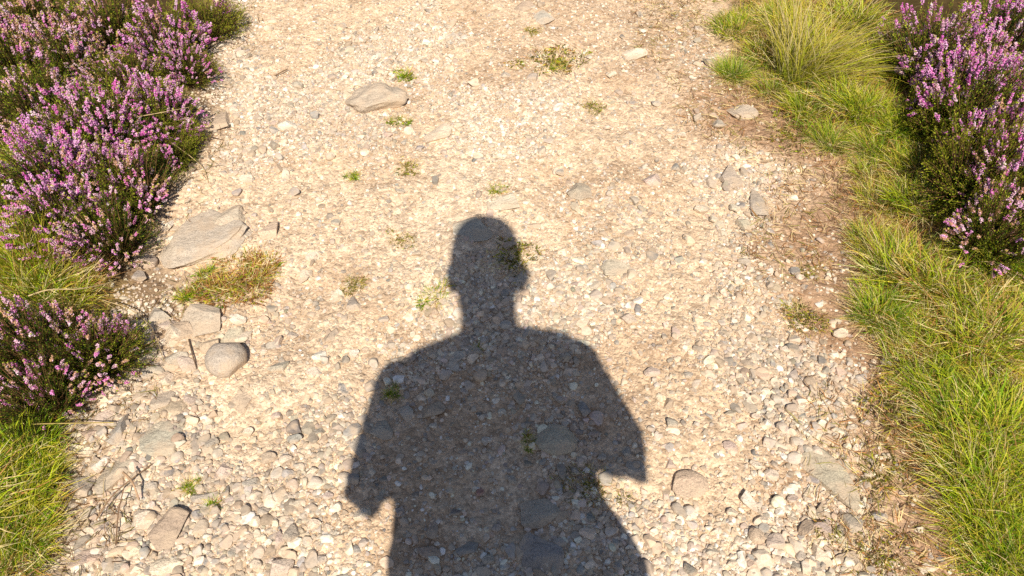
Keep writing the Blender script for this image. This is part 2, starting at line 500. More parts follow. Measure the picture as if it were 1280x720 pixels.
# the stones one would point at: px, py, width, height, colour, options
L = lambda *a, **k: stone(*a, **k)
BIG = [
    # left border
    ((252, 304, 112, 84, 'slab'), dict(tall=.24, rot=.95, flat=.85, sink=.55, rough=.17, planes=8, tilt=.10, lo=.6, hi=.95, sub=5, name='boulder', label='large grey lichened slab embedded beside the brown moss patch')),
    ((288, 276, 44, 44, 'slab'), dict(tall=.5, rough=.10, planes=6, lo=.6, sink=.46, name='boulder', label='pale rounded hump of rock at the far end of the large slab')),
    ((286, 456, 54, 54, 'grey'), dict(tall=.85, rough=.02, planes=3, lo=.8, hi=.95, sink=.22, smooth=True, rot=.0, seed=12, tilt=0, label='domed rounded grey cobble casting a shadow at its right side')),
    ((250, 402, 60, 44, 'slab'), dict(tall=.35, flat=.6, sink=.4, label='flat speckled grey stone just below the brown moss patch')),
    ((298, 400, 22, 16, 'white'), dict(tall=.5, label='small whitish stone between flat speckled stone and moss patch')),
    ((183, 327, 34, 24, 'pink'), dict(tall=.85, label='angular pinkish grey cobble, upper of the pair beside the heather')),
    ((177, 347, 22, 20, 'grey'), dict(tall=.85, label='rounded grey cobble, lower of the pair beside the heather')),
    ((277, 152, 32, 34, 'tan'), dict(tall=.35, flat=.6, sink=.42, label='flat tan stone beside the flowering heather, high on the left edge')),
    ((148, 590, 36, 66, 'olive'), dict(tall=.4, rot=-.42, flat=.6, label='long tilted grey green slab at the lower left path edge')),
    ((151, 539, 26, 46, 'blue'), dict(tall=.9, rot=-.3, label='upright blue grey stone with a dark right side')),
    ((118, 544, 36, 26, 'brown'), dict(tall=.6, label='brown stone between the heather bush and upright stone')),
    ((100, 566, 46, 16, 'cream'), dict(tall=.5, label='long cream stone under the brown stone, by the grass')),
    ((100, 608, 44, 32, 'grey'), dict(tall=.55, label='grey stone left of the long tilted slab')),
    ((128, 580, 18, 26, 'white'), dict(tall=.6, rot=-.4, label='narrow whitish stone wedged against the long tilted slab')),
    ((202, 550, 56, 48, 'grey'), dict(tall=.28, flat=.55, sink=.42, label='broad flat grey stone right of the upright stone')),
    ((219, 510, 38, 28, 'brown'), dict(tall=.35, flat=.6, sink=.4, label='flat brown stone below left of the domed cobble')),
    ((304, 500, 32, 44, 'tan'), dict(tall=.4, flat=.6, sink=.4, label='tan slab directly below the domed cobble')),
    ((213, 662, 52, 52, 'brown'), dict(tall=.4, flat=.6, sink=.4, label='squarish brown slab low on the left')),
    ((206, 712, 52, 30, 'cream'), dict(tall=.5, label='cream cobble cut by the bottom edge, low on the left')),
    ((180, 650, 34, 28, 'cream'), dict(tall=.5, label='pale stone just left of the squarish brown slab')),
    ((352, 712, 32, 26, 'pink'), dict(tall=.6, label='pinkish cobble at the bottom edge left of the jacket shadow')),
    ((365, 668, 22, 28, 'grey'), dict(tall=.65, label='upright oval grey stone above the pinkish bottom cobble')),
    ((280, 592, 24, 28, 'pink'), dict(tall=.4, flat=.6, label='pinkish flat stone amid the lower left gravel')),
    ((255, 621, 38, 20, 'grey'), dict(tall=.5, label='grey stone between the two small green tufts low left')),
    # upper path
    ((472, 130, 84, 44, 'slab'), dict(tall=.8, rot=.10, flat=.9, sink=.42, rough=.11, planes=9, lo=.5, hi=.9, sub=5, name='boulder', label='big pale grey boulder high on the path with grass tufts')),
    ((547, 167, 40, 22, 'cream'), dict(tall=.3, flat=.6, sink=.42, label='flat cream slab just right of the big boulder')),
    ((790, 70, 42, 15, 'cream'), dict(tall=.35, flat=.6, label='long flat cream stone high right of the path centre')),
    ((725, 241, 34, 34, 'slab'), dict(tall=.5, rot=.5, label='pointed grey slab right of the head shadow')),
    ((628, 253, 46, 28, 'cream'), dict(tall=.25, flat=.55, sink=.44, label='flat cream slab just above the head shadow')),
    ((360, 159, 26, 16, 'white'), dict(tall=.6, label='bright whitish stone between heather and big boulder')),
    ((680, 24, 30, 18, 'grey'), dict(tall=.3, flat=.6, label='flat grey stone near the top of the path')),
    ((654, 10, 30, 14, 'brown'), dict(tall=.3, flat=.6, label='flat brown stone at the top edge of the path')),
    ((815, 228, 26, 22, 'pink'), dict(tall=.7, label='angular pinkish stone with dark left side, upper right')),
    ((770, 336, 42, 24, 'slab'), dict(tall=.3, flat=.55, sink=.42, label='pale mottled slab right of the shadow ear')),
    ((786, 400, 24, 18, 'pink'), dict(tall=.7, label='pinkish block above the right shoulder shadow')),
    # right
    ((928, 141, 40, 20, 'slab'), dict(tall=.3, flat=.55, sink=.43, label='flat grey stone at the right edge below the turf')),
    ((912, 222, 30, 34, 'slab'), dict(tall=.3, flat=.55, sink=.42, label='grey slab leaning beside the pointing slab at right')),
    ((948, 253, 24, 44, 'slab'), dict(tall=.3, flat=.55, rot=-.15, sink=.42, label='grey slab pointing up the path at right')),
    ((932, 282, 22, 16, 'slab'), dict(tall=.4, label='grey stone directly below the pointing slab at right')),
    ((1040, 600, 46, 86, 'olive'), dict(tall=.3, rot=.5, flat=.5, planes=10, lo=.5, hi=.75, sink=.4, label='long grey plank shaped slab lower right of the path')),
    ((1062, 650, 24, 38, 'grey'), dict(tall=.35, rot=.4, flat=.6, label='small slab continuing below the plank shaped slab')),
    ((862, 606, 48, 40, 'tan'), dict(tall=.4, planes=5, lo=.7, sink=.38, label='smooth tan cobble right of the elbow shadow')),
    ((978, 381, 32, 14, 'slab'), dict(tall=.35, flat=.6, label='flat pale grey stone midway along the right side')),
    ((993, 341, 17, 14, 'dark'), dict(tall=.7, label='dark grey stone with a cream pebble under it at right')),
    ((963, 308, 13, 13, 'dark'), dict(tall=.7, label='small dark stone below the grey slabs at right')),
    ((1107, 453, 13, 12, 'white'), dict(tall=.8, label='lone whitish pebble at the foot of the right grass')),
    ((1080, 527, 14, 15, 'blue'), dict(tall=.9, label='violet grey pebble on the thin turf at right')),
    ((1142, 512, 18, 15, 'white'), dict(tall=.7, label='white pebble close to the right grass tussocks')),
    ((1008, 661, 24, 26, 'tan'), dict(tall=.7, label='tan stone left of the pinkish grey block, lower right')),
    ((1030, 664, 26, 28, 'pink'), dict(tall=.75, label='pinkish grey block below the plank shaped slab')),
    ((1025, 696, 26, 34, 'cream'), dict(tall=.6, label='tall cream stone near the bottom right')),
    ((1060, 703, 34, 26, 'tan'), dict(tall=.5, label='broad tan stone at the bottom right')),
    ((947, 671, 24, 22, 'tan'), dict(tall=.6, label='tan angular stone low on the right of the jacket shadow')),
    ((968, 678, 26, 22, 'pink'), dict(tall=.5, label='pinkish stone touching the tan angular stone, lower right')),
    ((997, 711, 18, 18, 'dark'), dict(tall=.7, label='dark grey pebble at the bottom edge, right')),
    ((983, 704, 20, 18, 'grey'), dict(tall=.7, label='round grey pebble at the bottom edge beside the dark one')),
    ((865, 714, 20, 18, 'dark'), dict(tall=.6, label='dark pebble at the bottom edge right of the jacket shadow')),
    ((937, 628, 16, 32, 'white'), dict(tall=.5, rot=.6, label='thin slanted whitish shard right of the smooth tan cobble')),
    # inside the shadow
    ((592, 286, 56, 44, 'grey'), dict(tall=.18, flat=.5, sink=.45, rough=.02, tilt=.03, label='smooth flat grey slab under the top of the head shadow')),
    ((652, 350, 24, 24, 'grey'), dict(tall=.25, flat=.5, sink=.42, label='flat grey stone inside the right ear shadow')),
    ((695, 551, 56, 44, 'olive'), dict(tall=.5, rot=-.25, planes=6, lo=.7, sink=.36, label='big rounded grey green stone in the chest shadow')),
    ((542, 513, 34, 25, 'brown'), dict(tall=.7, label='angular brown stone in the left chest shadow')),
    ((545, 532, 18, 13, 'cream'), dict(tall=.7, label='pale pebble just below the angular brown stone in shadow')),
    ((507, 517, 22, 30, 'grey'), dict(tall=.5, label='upright grey stone left of the angular brown stone in shadow')),
    ((478, 537, 32, 32, 'grey'), dict(tall=.5, label='blocky grey stone in the left arm shadow')),
    ((449, 560, 28, 34, 'grey'), dict(tall=.25, flat=.5, sink=.42, label='flat grey slab at the edge of the left arm shadow')),
    ((675, 642, 56, 38, 'grey'), dict(tall=.35, flat=.6, rot=.25, sink=.38, label='white streaked grey slab in the waist shadow')),
    ((678, 692, 58, 56, 'blue'), dict(tall=.25, flat=.5, sink=.42, label='dark flat slab at the bottom of the jacket shadow')),
    ((582, 686, 32, 22, 'blue'), dict(tall=.4, label='blue grey stone in the jacket shadow left of dark slab')),
    ((537, 690, 34, 22, 'brown'), dict(tall=.4, flat=.6, label='brown stone in the jacket shadow near its left edge')),
    ((540, 660, 17, 32, 'brown'), dict(tall=.4, label='narrow brown stone upright in the jacket shadow')),
    ((600, 615, 11, 16, 'red'), dict(tall=.6, rot=-.4, label='small reddish stone in the middle of the waist shadow')),
    ((730, 512, 18, 22, 'blue'), dict(tall=.5, label='blue grey pebble in the right shoulder shadow')),
    ((785, 567, 18, 20, 'grey'), dict(tall=.6, label='grey stone in the right elbow shadow')),
    ((795, 586, 28, 20, 'grey'), dict(tall=.4, label='flat pale stone at the tip of the right elbow shadow')),
    ((566, 449, 36, 28, 'grey'), dict(tall=.25, flat=.5, sink=.42, label='flat grey slab below the neck shadow')),
    ((583, 380, 28, 18, 'grey'), dict(tall=.3, flat=.6, label='flat grey stone under the left jaw of the shadow')),
    ((610, 550, 18, 11, 'white'), dict(tall=.6, label='whitish pebble in the centre of the chest shadow')),
    ((751, 710, 13, 13, 'white'), dict(tall=.7, label='white pebble at the bottom of the jacket shadow')),
    ((738, 647, 12, 16, 'blue'), dict(tall=.6, label='oval blue grey pebble near the right side of waist shadow')),
    ((427, 490, 22, 36, 'blue'), dict(tall=.35, rot=.2, label='striped blue grey stone just left of the arm shadow')),
    ((446, 381, 24, 27, 'grey'), dict(tall=.6, label='pale grey block left of the shoulder shadow')),
]
for a, k in BIG:
    stone(*a, **k)

# smaller stones seen one by one in the photograph: px, py, w, h, colour
SMALL = """309 225 20 14 cream;357 220 12 20 cream;413 197 14 12 cream;280 217 20 10 grey;273 80 20 10 pink;252 62 10 8 cream;372 108 15 10 grey
330 115 12 10 dark;525 185 14 8 blue;632 95 14 8 grey;592 105 20 8 cream;578 55 12 8 cream;665 98 16 12 grey;778 47 8 6 dark;780 185 8 8 white
845 210 14 14 blue;765 95 14 9 cream;885 80 16 12 grey;873 37 12 10 grey;897 157 16 12 grey;210 282 16 17 white;217 300 18 13 white;224 425 18 11 cream
338 292 25 33 tan;400 447 20 18 white;395 468 26 18 cream;348 461 32 18 grey;380 345 16 24 cream;393 322 24 14 cream;421 370 14 24 cream;185 468 20 16 grey
208 476 20 20 cream;170 461 16 14 cream;137 470 14 14 blue;442 443 16 14 white;815 466 22 14 pink;541 445 13 16 grey;530 458 11 11 grey;508 450 10 17 dark
591 440 30 18 grey;650 425 13 10 white;680 437 10 8 grey;645 453 12 9 grey;657 475 9 8 grey;600 407 12 10 grey;618 408 8 8 cream;612 372 7 6 white;636 365 9 9 pink
919 262 16 11 cream;878 263 24 12 cream;893 276 13 11 cream;878 328 12 10 white;898 332 13 14 cream;931 344 18 14 cream;1000 348 13 11 cream;883 375 14 14 cream
1023 382 12 10 white;982 437 15 12 cream;1005 435 9 8 grey;1067 337 10 8 white;1050 418 20 14 cream;927 472 16 12 cream;334 497 17 16 grey;257 525 22 18 white
243 547 15 14 dark;238 526 20 14 cream;265 555 18 16 grey;368 550 22 16 blue;337 573 20 17 brown;357 575 20 14 cream;315 605 25 16 grey;247 645 17 16 blue
283 615 11 18 dark;165 716 26 14 grey;350 676 14 26 pink;394 657 18 15 cream;262 663 11 14 cream;425 686 14 20 tan;453 525 15 14 grey;540 578 15 12 grey
777 578 11 11 grey;752 572 13 10 grey;840 530 15 17 grey;832 560 19 14 pink;452 645 23 21 cream;445 690 15 17 blue;467 711 13 13 white;837 580 18 14 pink
963 594 21 16 cream;945 582 17 12 cream;1031 506 17 13 white;997 514 17 15 cream;1047 508 18 15 grey;1017 508 9 8 grey;960 530 12 12 white;945 521 13 9 cream
959 553 12 10 cream;913 560 20 18 pink;1122 583 11 9 grey;1078 632 18 12 white;1098 646 18 14 blue;1000 696 14 15 grey;1175 700 11 11 blue;1160 712 26 16 cream
895 665 15 10 cream;915 640 16 12 cream;890 690 18 13 grey;915 705 16 11 cream;940 705 15 12 tan;955 650 12 10 cream;975 640 14 12 white;990 625 15 12 pink
1010 625 13 10 cream;1045 545 12 10 cream;1070 560 12 10 white;860 470 14 11 grey;880 500 13 10 cream;905 430 14 12 grey;845 420 12 10 cream;830 380 14 10 cream
860 300 16 11 grey;840 270 15 10 cream;800 290 14 9 grey;760 300 12 9 cream;745 205 16 10 cream;700 215 12 9 grey;760 160 13 8 cream;820 130 14 9 grey
850 170 14 9 cream;700 150 13 8 grey;640 170 12 8 cream;600 200 14 9 grey;560 230 13 9 cream;500 240 14 9 grey;470 300 13 9 cream;420 280 14 10 grey
400 250 13 9 cream;440 330 12 9 tan;520 380 13 10 cream;480 400 14 11 grey;470 350 11 9 white;390 395 15 12 tan;365 420 16 12 grey;330 440 14 11 cream
345 520 15 12 pink;310 540 16 13 cream;380 510 14 12 tan;400 540 15 12 grey;390 590 16 13 cream;410 620 15 13 pink;370 630 17 13 cream;330 640 16 13 grey
300 640 17 14 cream;290 690 20 16 grey;320 705 19 15 cream;250 700 18 14 tan;400 700 19 15 grey;410 660 15 13 cream;230 600 14 12 cream;190 610 16 13 grey
170 690 18 15 cream;130 660 20 16 grey;120 700 22 16 tan;480 600 13 11 dark;500 640 16 12 grey;520 620 14 11 dark;560 600 14 10 grey;570 640 16 12 dark
620 660 15 12 grey;610 700 17 13 grey;640 600 14 11 grey;660 580 12 10 dark;720 590 14 11 grey;710 620 13 11 brown;720 670 16 12 grey;700 500 13 10 grey
640 510 13 10 grey;660 530 12 10 dark;580 490 13 11 grey;600 520 13 10 dark;560 550 14 11 grey;620 570 12 10 brown;580 565 15 11 brown;650 480 12 9 grey"""
for tok in SMALL.replace("\n", ";").split(";"):
    px, py, w, h, c = tok.split()
    stone(float(px), float(py), float(w), float(h), c, tall=random.uniform(.5, .85), sink=random.uniform(.28, .42), planes=random.randint(7, 12))

rub = random.Random(4)
for k in range(34):
    py = rub.uniform(395, 712)
    ed = np.interp(py, [380, 455, 510, 545, 610, 665, 730], [165, 140, 112, 78, 72, 60, 25])
    px = ed + 14 + abs(rub.gauss(0, 75))
    w = rub.uniform(16, 38)
    stone(px, py, w, w * rub.uniform(.6, 1.0), rub.choice(['slab', 'grey', 'cream', 'tan', 'slab', 'brown', 'pink']), tall=rub.uniform(.35, .7), sink=rub.uniform(.36, .46), planes=rub.randint(8, 13))


def label_small():
    land = [(px, py, lab) for o, px, py, big, lab, c in STONES if lab]
    nick = {}
    for px, py, lab in land:
        nick[lab] = lab.split(',')[0]
    dirs = ['right of', 'upper right of', 'above', 'upper left of', 'left of', 'lower left of', 'below', 'lower right of']
    short = {
        (262, 296): 'the large lichened slab', (286, 454): 'the domed grey cobble', (252, 403): 'the flat speckled stone', (183, 327): 'the cobble pair by heather',
        (148, 590): 'the long tilted slab', (202, 550): 'the broad flat grey stone', (304, 500): 'the tan slab', (213, 662): 'the squarish brown slab',
        (352, 712): 'the pinkish bottom cobble', (472, 130): 'the big boulder', (547, 167): 'the flat cream slab', (790, 70): 'the long cream stone', (725, 241): 'the pointed grey slab',
        (628, 253): 'the slab above the head shadow', (680, 24): 'the flat top grey stone', (770, 336): 'the pale mottled slab', (786, 400): 'the pinkish shoulder block',
        (928, 141): 'the flat stone below turf', (948, 253): 'the pointing grey slab', (1040, 600): 'the plank shaped slab', (862, 606): 'the smooth tan cobble',
        (978, 381): 'the flat pale grey stone', (1030, 664): 'the pinkish grey block', (592, 286): 'the slab in the head shadow', (695, 551): 'the rounded stone in chest shadow',
        (542, 513): 'the brown stone in shadow', (478, 537): 'the blocky stone in arm shadow', (675, 642): 'the white streaked slab', (678, 692): 'the dark flat slab',
        (566, 449): 'the slab below the neck shadow', (446, 381): 'the pale block beside the shadow', (785, 567): 'the elbow shadow stone', (1142, 512): 'the white pebble by grass'}
    used = {}
    for o, px, py, big, lab, c in STONES:
        if lab:
            continue
        best = sorted(short, key=lambda q: math.hypot(q[0] - px, q[1] - py))[:6]
        sz = 'tiny' if big < 11 else 'small' if big < 18 else 'mid sized'
        done = False
        for j, q in enumerate(best):
            ang = math.atan2(q[1] - py, px - q[0])
            dname = dirs[int(round(ang / (PI / 4))) % 8]
            dist = math.hypot(q[0] - px, q[1] - py)
            far = 'close' if dist < 45 else 'a little way' if dist < 90 else 'well'
            text = f"{sz} {WORDS[c]} stone {far} {dname} {short[q]}"
            if text not in used:
                used[text] = o
                o["label"] = text
                done = True
                break
        if not done:
            o["label"] = text


label_small()

# ------------------------------------------------------------------ loose gravel: too many to count
def build_gravel():
    rng = np.random.default_rng(5)
    pal = np.array([STONE_COL[k] for k in ('cream', 'tan', 'grey', 'pink', 'blue', 'white', 'brown', 'olive')])
    wts = np.array([.23, .14, .29, .08, .10, .10, .05, .04]); wts /= wts.sum()
    Vs, Fs, Cs, off = [], [], [], 0
    for sub, n, r0, r1, pw in ((3, 5600, 0.0056, 0.0135, 2.3), (2, 19000, 0.0034, 0.0074, 1.6), (2, 20000, 0.0020, 0.0046, 1.2), (1, 50000, 0.0017, 0.0044, 1.4), (1, 80000, 0.0009, 0.0020, 1.0)):
        protos = [rock_verts(sub, rng, 9 if sub > 1 else 3, .42, .85, .03 if sub > 1 else .16)[0] for _ in range(40)]
        protos = np.array(protos); f = ICO[sub][1]
        m = n * 3
        y = rng.uniform(0.22, 2.75, m)
        xl, xr = x_left(y) - 0.03, x_right(y) + 0.02
        x = xl + (xr - xl) * rng.random(m)
        d = out_dist(x, y)
        dr = x - x_right(y)
        dens = (0.16 if r1 < .0065 else .08) + 0.84 * sstep(.40, .58, fbm(x * 3.2, y * 3.2, 201, 4))
        if .006 < r1 < .01:
            dens = dens * (0.45 + 0.55 * sstep(1.7, 0.7, y))
        dens = dens * (1 - 0.92 * sstep(-0.34, -0.12, dr) * (1 - .7 * sstep(1.75, 2.0, y))) * (1 - 0.6 * sstep(-0.05, 0.02, d))
        if sub == 3:
            dens = dens * (0.36 + 0.64 * sstep(1.6, 0.6, y)) * (0.55 + 0.45 * sstep(.1, .6, np.abs(x - 0.05)))
        keep = np.nonzero(rng.random(m) < dens)[0][:n]
        x, y = x[keep], y[keep]
        k = len(x)
        r = r0 + (r1 - r0) * rng.random(k) ** pw
        sc = np.stack([r * rng.uniform(.75, 1.35, k), r * rng.uniform(.7, 1.2, k), r * rng.uniform(.45, .85, k)], -1)
        V = protos[rng.integers(0, 40, k)] * sc[:, None, :]
        a = rng.uniform(0, 2 * PI, k); tx = rng.normal(size=k) * .22
        ca, sa, ct, st = np.cos(a), np.sin(a), np.cos(tx), np.sin(tx)
        X, Y, Z = V[..., 0], V[..., 1], V[..., 2]
        Y, Z = Y * ct[:, None] - Z * st[:, None], Y * st[:, None] + Z * ct[:, None]
        X, Y = X * ca[:, None] - Y * sa[:, None], X * sa[:, None] + Y * ca[:, None]
        z = height(x, y) + 0.012 * 1.6 * (fbm(x * 8, y * 8, 121, 2) - 0.5) + 0.0060 * 1.6 * (fbm(x * 25, y * 25, 111, 3) - 0.5) + sc[:, 2] * rng.uniform(-.10, .65, k)
        V = np.stack([X + x[:, None], Y + y[:, None], Z + z[:, None]], -1).reshape(-1, 3)
        c = pal[rng.choice(len(pal), k, p=wts)] * rng.uniform(.50, 1.32, (k, 1)) * (.88 + .42 * fbm(x * 2.5, y * 2.5, 211, 3))[:, None] * (1 + rng.normal(size=(k, 3)) * .02)
        dust = rng.uniform(0, .28, (k, 1))
        c = c * (1 - dust) + np.array((0.77, 0.625, 0.475)) * dust
        nv = protos.shape[1]
        F = (f[None] + (np.arange(k) * nv)[:, None, None]).reshape(-1, 3) + off
        off += k * nv
        Vs.append(V); Fs.append(F); Cs.append(np.repeat(c, nv, 0))
    o = mesh_from('gravel', np.concatenate(Vs), np.concatenate(Fs), M_GRAVEL, np.concatenate(Cs), smooth=False)
    tag(o, 'loose pale gravel and grit spread over the whole path', 'gravel', kind='stuff')


build_gravel()

# ------------------------------------------------------------------ blades, leaves
def ribbons(base, az, lean, bend, length, width, c0, c1, seg=5, droop=None, rng=None, flatw=None):
    """curved tapering blades: base (n,3); az, lean (from vertical), bend (added lean at tip), colours at base and tip (n,3)"""
    n = len(base)
    t = np.linspace(0, 1, seg + 1)
    th = lean[:, None] + bend[:, None] * t[None] ** 1.3
    ds = (length / seg)[:, None]
    dx = np.sin(th) * ds; dz = np.cos(th) * ds
    hx = np.concatenate([np.zeros((n, 1)), np.cumsum(.5 * (dx[:, 1:] + dx[:, :-1]), 1)], 1)
    hzv = np.concatenate([np.zeros((n, 1)), np.cumsum(.5 * (dz[:, 1:] + dz[:, :-1]), 1)], 1)
    wob = 0
    if rng is not None:
        kink = rng.uniform(.3, .8, (n, 1))
        wob = ((rng.normal(size=(n, 1)) * .12) * t[None] ** 2 + (rng.normal(size=(n, 1)) * .28) * np.maximum(t[None] - kink, 0)) * length[:, None]
    ca, sa = np.cos(az)[:, None], np.sin(az)[:, None]
    P = np.stack([base[:, 0:1] + hx * ca - wob * sa, base[:, 1:2] + hx * sa + wob * ca, base[:, 2:3] + hzv], -1)
    w = width[:, None] * np.clip(1.05 - t[None] ** 2.2, .06, 1) * .5
    tw = rng.normal(size=n) * .6 if rng is not None else np.zeros(n)
    side = np.stack([-np.sin(az) * np.cos(tw), np.cos(az) * np.cos(tw), np.sin(tw)], -1)[:, None, :]
    A, B = P - side * w[..., None], P + side * w[..., None]
    V = np.stack([A, B], 2).reshape(n, -1, 3)
    nv = 2 * (seg + 1)
    q = np.array([[2 * i, 2 * i + 1, 2 * i + 3, 2 * i + 2] for i in range(seg)])
    Fq = (q[None] + (np.arange(n) * nv)[:, None, None]).reshape(-1, 4)
    tt = np.repeat(t, 2)[None, :, None]
    C = c0[:, None, :] * (1 - tt) + c1[:, None, :] * tt
    return V.reshape(-1, 3), Fq, C.reshape(-1, 3)


G_GREEN = np.array((0.25, 0.48, 0.022)); G_LIME = np.array((0.66, 0.78, 0.035)); G_YEL = np.array((0.80, 0.70, 0.09))
G_STRAW = np.array((0.97, 0.80, 0.44)); G_OLIVE = np.array((0.32, 0.31, 0.07)); G_RUST = np.array((0.66, 0.34, 0.13)); G_DARK = np.array((0.07, 0.11, 0.02))


def pick(rng, n, table):
    cols = np.array([c for c, w in table]); w = np.array([w for c, w in table], float)
    return cols[rng.choice(len(cols), n, p=w / w.sum())] * rng.uniform(.75, 1.25, (n, 1))


def tussock(name, seed, n, rad, lmin, lmax, table, lean=(.05, .9), bend=(.3, 1.4), width=.0022, wind=None, green_base=.5, thatch=0, lumps=0):
    rng = np.random.default_rng(seed)
    root = empty(name)
    r = rad * np.sqrt(rng.random(n)); a = rng.uniform(0, 2 * PI, n)
    base = np.stack([r * np.cos(a), r * np.sin(a), -0.004 + 0 * r], -1)
    if lumps:
        cen = rng.normal(size=(lumps, 2)) * rad * .75
        wl = rng.random(lumps) ** 2 + .08
        ci = rng.choice(lumps, n, p=wl / wl.sum())
        base[:, :2] = cen[ci] + base[:, :2] * (.16 + .45 * wl[ci])[:, None]
    az = a + rng.normal(size=n) * .85
    lens = lmin + (lmax - lmin) * rng.random(n) ** 1.2
    le = lean[0] + (lean[1] - lean[0]) * (0.25 * rng.random(n) + .75 * (r / rad)) * rng.uniform(.5, 1.1, n)
    be = rng.uniform(bend[0], bend[1], n)
    if wind is not None:
        vx, vy = np.sin(le) * np.cos(az) + wind[0] * rng.uniform(.6, 1.2, n), np.sin(le) * np.sin(az) + wind[1] * rng.uniform(.6, 1.2, n)
        az = np.arctan2(vy, vx)
        le = np.clip(np.hypot(vx, vy), 0, 1.1)
    tip = pick(rng, n, table)
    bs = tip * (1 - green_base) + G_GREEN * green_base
    V, Fq, C = ribbons(base, az, le, be, lens, rng.uniform(.7, 1.3, n) * width, bs * .5, tip, 5, rng=rng)  # root colour darkened to stand for the shadow between clumps
    V[:, 2] = np.maximum(V[:, 2], 0.002 + 0.010 * rng.random(len(V)))
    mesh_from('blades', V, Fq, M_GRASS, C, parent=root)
    if thatch:
        k = int(thatch * 1.5)
        r = rad * 1.2 * np.sqrt(rng.random(k)); a = rng.uniform(0, 2 * PI, k)
        base = np.stack([r * np.cos(a), r * np.sin(a), rng.uniform(.002, .012, k)], -1)
        c = pick(rng, k, [(G_STRAW, 3), (G_RUST, 1.6), (G_YEL, 1)])
        V, Fq, C = ribbons(base, a + rng.normal(size=k) * .9, rng.uniform(1.1, 1.5, k), rng.uniform(.0, .15, k), rng.uniform(.4, 1.0, k) * min(.15, lmax * 1.1), np.full(k, width * .8), c, c, 3, rng=rng)
        V[:, 2] = np.maximum(V[:, 2], 0.003)
        mesh_from('dry_thatch', V, Fq, M_STRAW, C, parent=root)
    return root


PROTO = {}
PROTO['green'] = lambda s: tussock('grass_tussock', s, 560, .085, .05, .145, [(G_GREEN, 4), (G_LIME, 3), (G_YEL, 1.0), (G_STRAW, .6)], width=.0029, thatch=80)
PROTO['lime'] = lambda s: tussock('grass_tussock', s, 600, .09, .045, .13, [(G_LIME, 4), (G_GREEN, 2), (G_YEL, 2), (G_STRAW, .8)], width=.0029, thatch=90)
PROTO['straw'] = lambda s: tussock('grass_tussock', s, 1100, .11, .18, .36, [(G_STRAW * .88, 3.2), (G_YEL, 4), (G_LIME, 1.8)], lean=(.1, .95), bend=(.5, 1.4), width=.0021, wind=(.62, .25), thatch=80)
PROTO['mixed'] = lambda s: tussock('grass_tussock', s, 600, .10, .04, .14, [(G_LIME, 3), (G_YEL, 2), (G_STRAW, 1.6), (G_RUST, 1.3), (G_GREEN, 2)], width=.0027, thatch=150)
PROTO['turf'] = lambda s: tussock('grass_tussock', s, 620, .11, .03, .085, [(G_GREEN, 3), (G_LIME, 4), (G_YEL, 1), (G_STRAW, .8)], lean=(.1, 1.0), width=.0022, thatch=110)
PROTO['tall'] = lambda s: tussock('grass_tussock', s, 420, .085, .07, .22, [(G_LIME, 4), (G_YEL, 2.4), (G_GREEN, 1.5), (G_STRAW, .8), (G_RUST, .8)], lean=(.02, .55), bend=(.1, .9), width=.0026, thatch=60)
PROTO['tuft'] = lambda s: tussock('grass_tuft', s, 150, .026, .015, .05, [(G_LIME, 3), (G_GREEN, 3), (G_YEL, 1)], lean=(.1, 1.2), bend=(.1, .8), width=.0017, thatch=30, lumps=5)
PROTO['thin'] = lambda s: tussock('grass_tuft', s, 260, .065, .012, .035, [(G_OLIVE, 4), (G_YEL, 1), (G_RUST, 1), (G_LIME, 1)], lean=(.3, 1.3), bend=(.1, .6), width=.0015, green_base=.2, thatch=60, lumps=9)
PROTO['splay'] = lambda s: tussock('grass_tussock', s, 700, .08, .06, .165, [(G_GREEN, 4), (G_LIME, 4), (G_YEL, 1.2), (G_STRAW, 1.2)], lean=(.15, 1.25), bend=(.2, .8), width=.0023, thatch=170)
PROTO['moss'] = lambda s: tussock('moss_cushion', s, 1900, .066, .010, .040, [(G_RUST, 7), (G_STRAW, 1.4), (G_YEL, 1.4), (G_LIME, 2.6), (G_GREEN, 1.2)], lean=(.1, 1.2), bend=(.1, .8), width=.0016, green_base=.06, thatch=240, lumps=16)
PCOUNT, PUSED = {}, {}
VARIANTS = dict(green=3, lime=3, straw=2, mixed=3, turf=3, tall=2, tuft=3, thin=3, moss=1, splay=2, heather=4, greenheather=1, faded=2, sparse=2)


def put(kind, px, py, scale, label, cat, group=None, up=0.0, zs=1.0, sx=1.0):
    k = PCOUNT.get(kind, 0)
    PCOUNT[kind] = k + 1
    v = k % VARIANTS[kind]
    key = (kind, v)
    if key not in PUSED:
        o = PROTO[kind](hash_seed(kind) + v)
        PUSED[key] = o
    else:
        o = copy_tree(PUSED[key])
    p = on_ground(px, py, up * .86)
    o.location = p
    o.rotation_euler = (0, 0, random.uniform(-.5, .5) if kind == 'straw' else random.uniform(0, 2 * PI))
    scale *= .86
    o.scale = (scale * sx, scale, scale * zs)
    tag(o, label, cat, group)
    return o


def hash_seed(s):
    return sum(ord(c) * (i + 3) for i, c in enumerate(s))


# ------------------------------------------------------------------ heather
FL_PINK = np.array((0.90, 0.29, 0.72)); FL_LILAC = np.array((0.92, 0.42, 0.90)); FL_DEEP = np.array((0.74, 0.16, 0.60)); FL_BROWN = np.array((0.62, 0.38, 0.25)); FL_PALE = np.array((0.95, 0.60, 0.80))
LF_DARK = np.array((0.022, 0.042, 0.008)); LF_MID = np.array((0.085, 0.175, 0.014)); LF_TIP = np.array((0.40, 0.48, 0.040)); LF_BROWN = np.array((0.24, 0.14, 0.065))


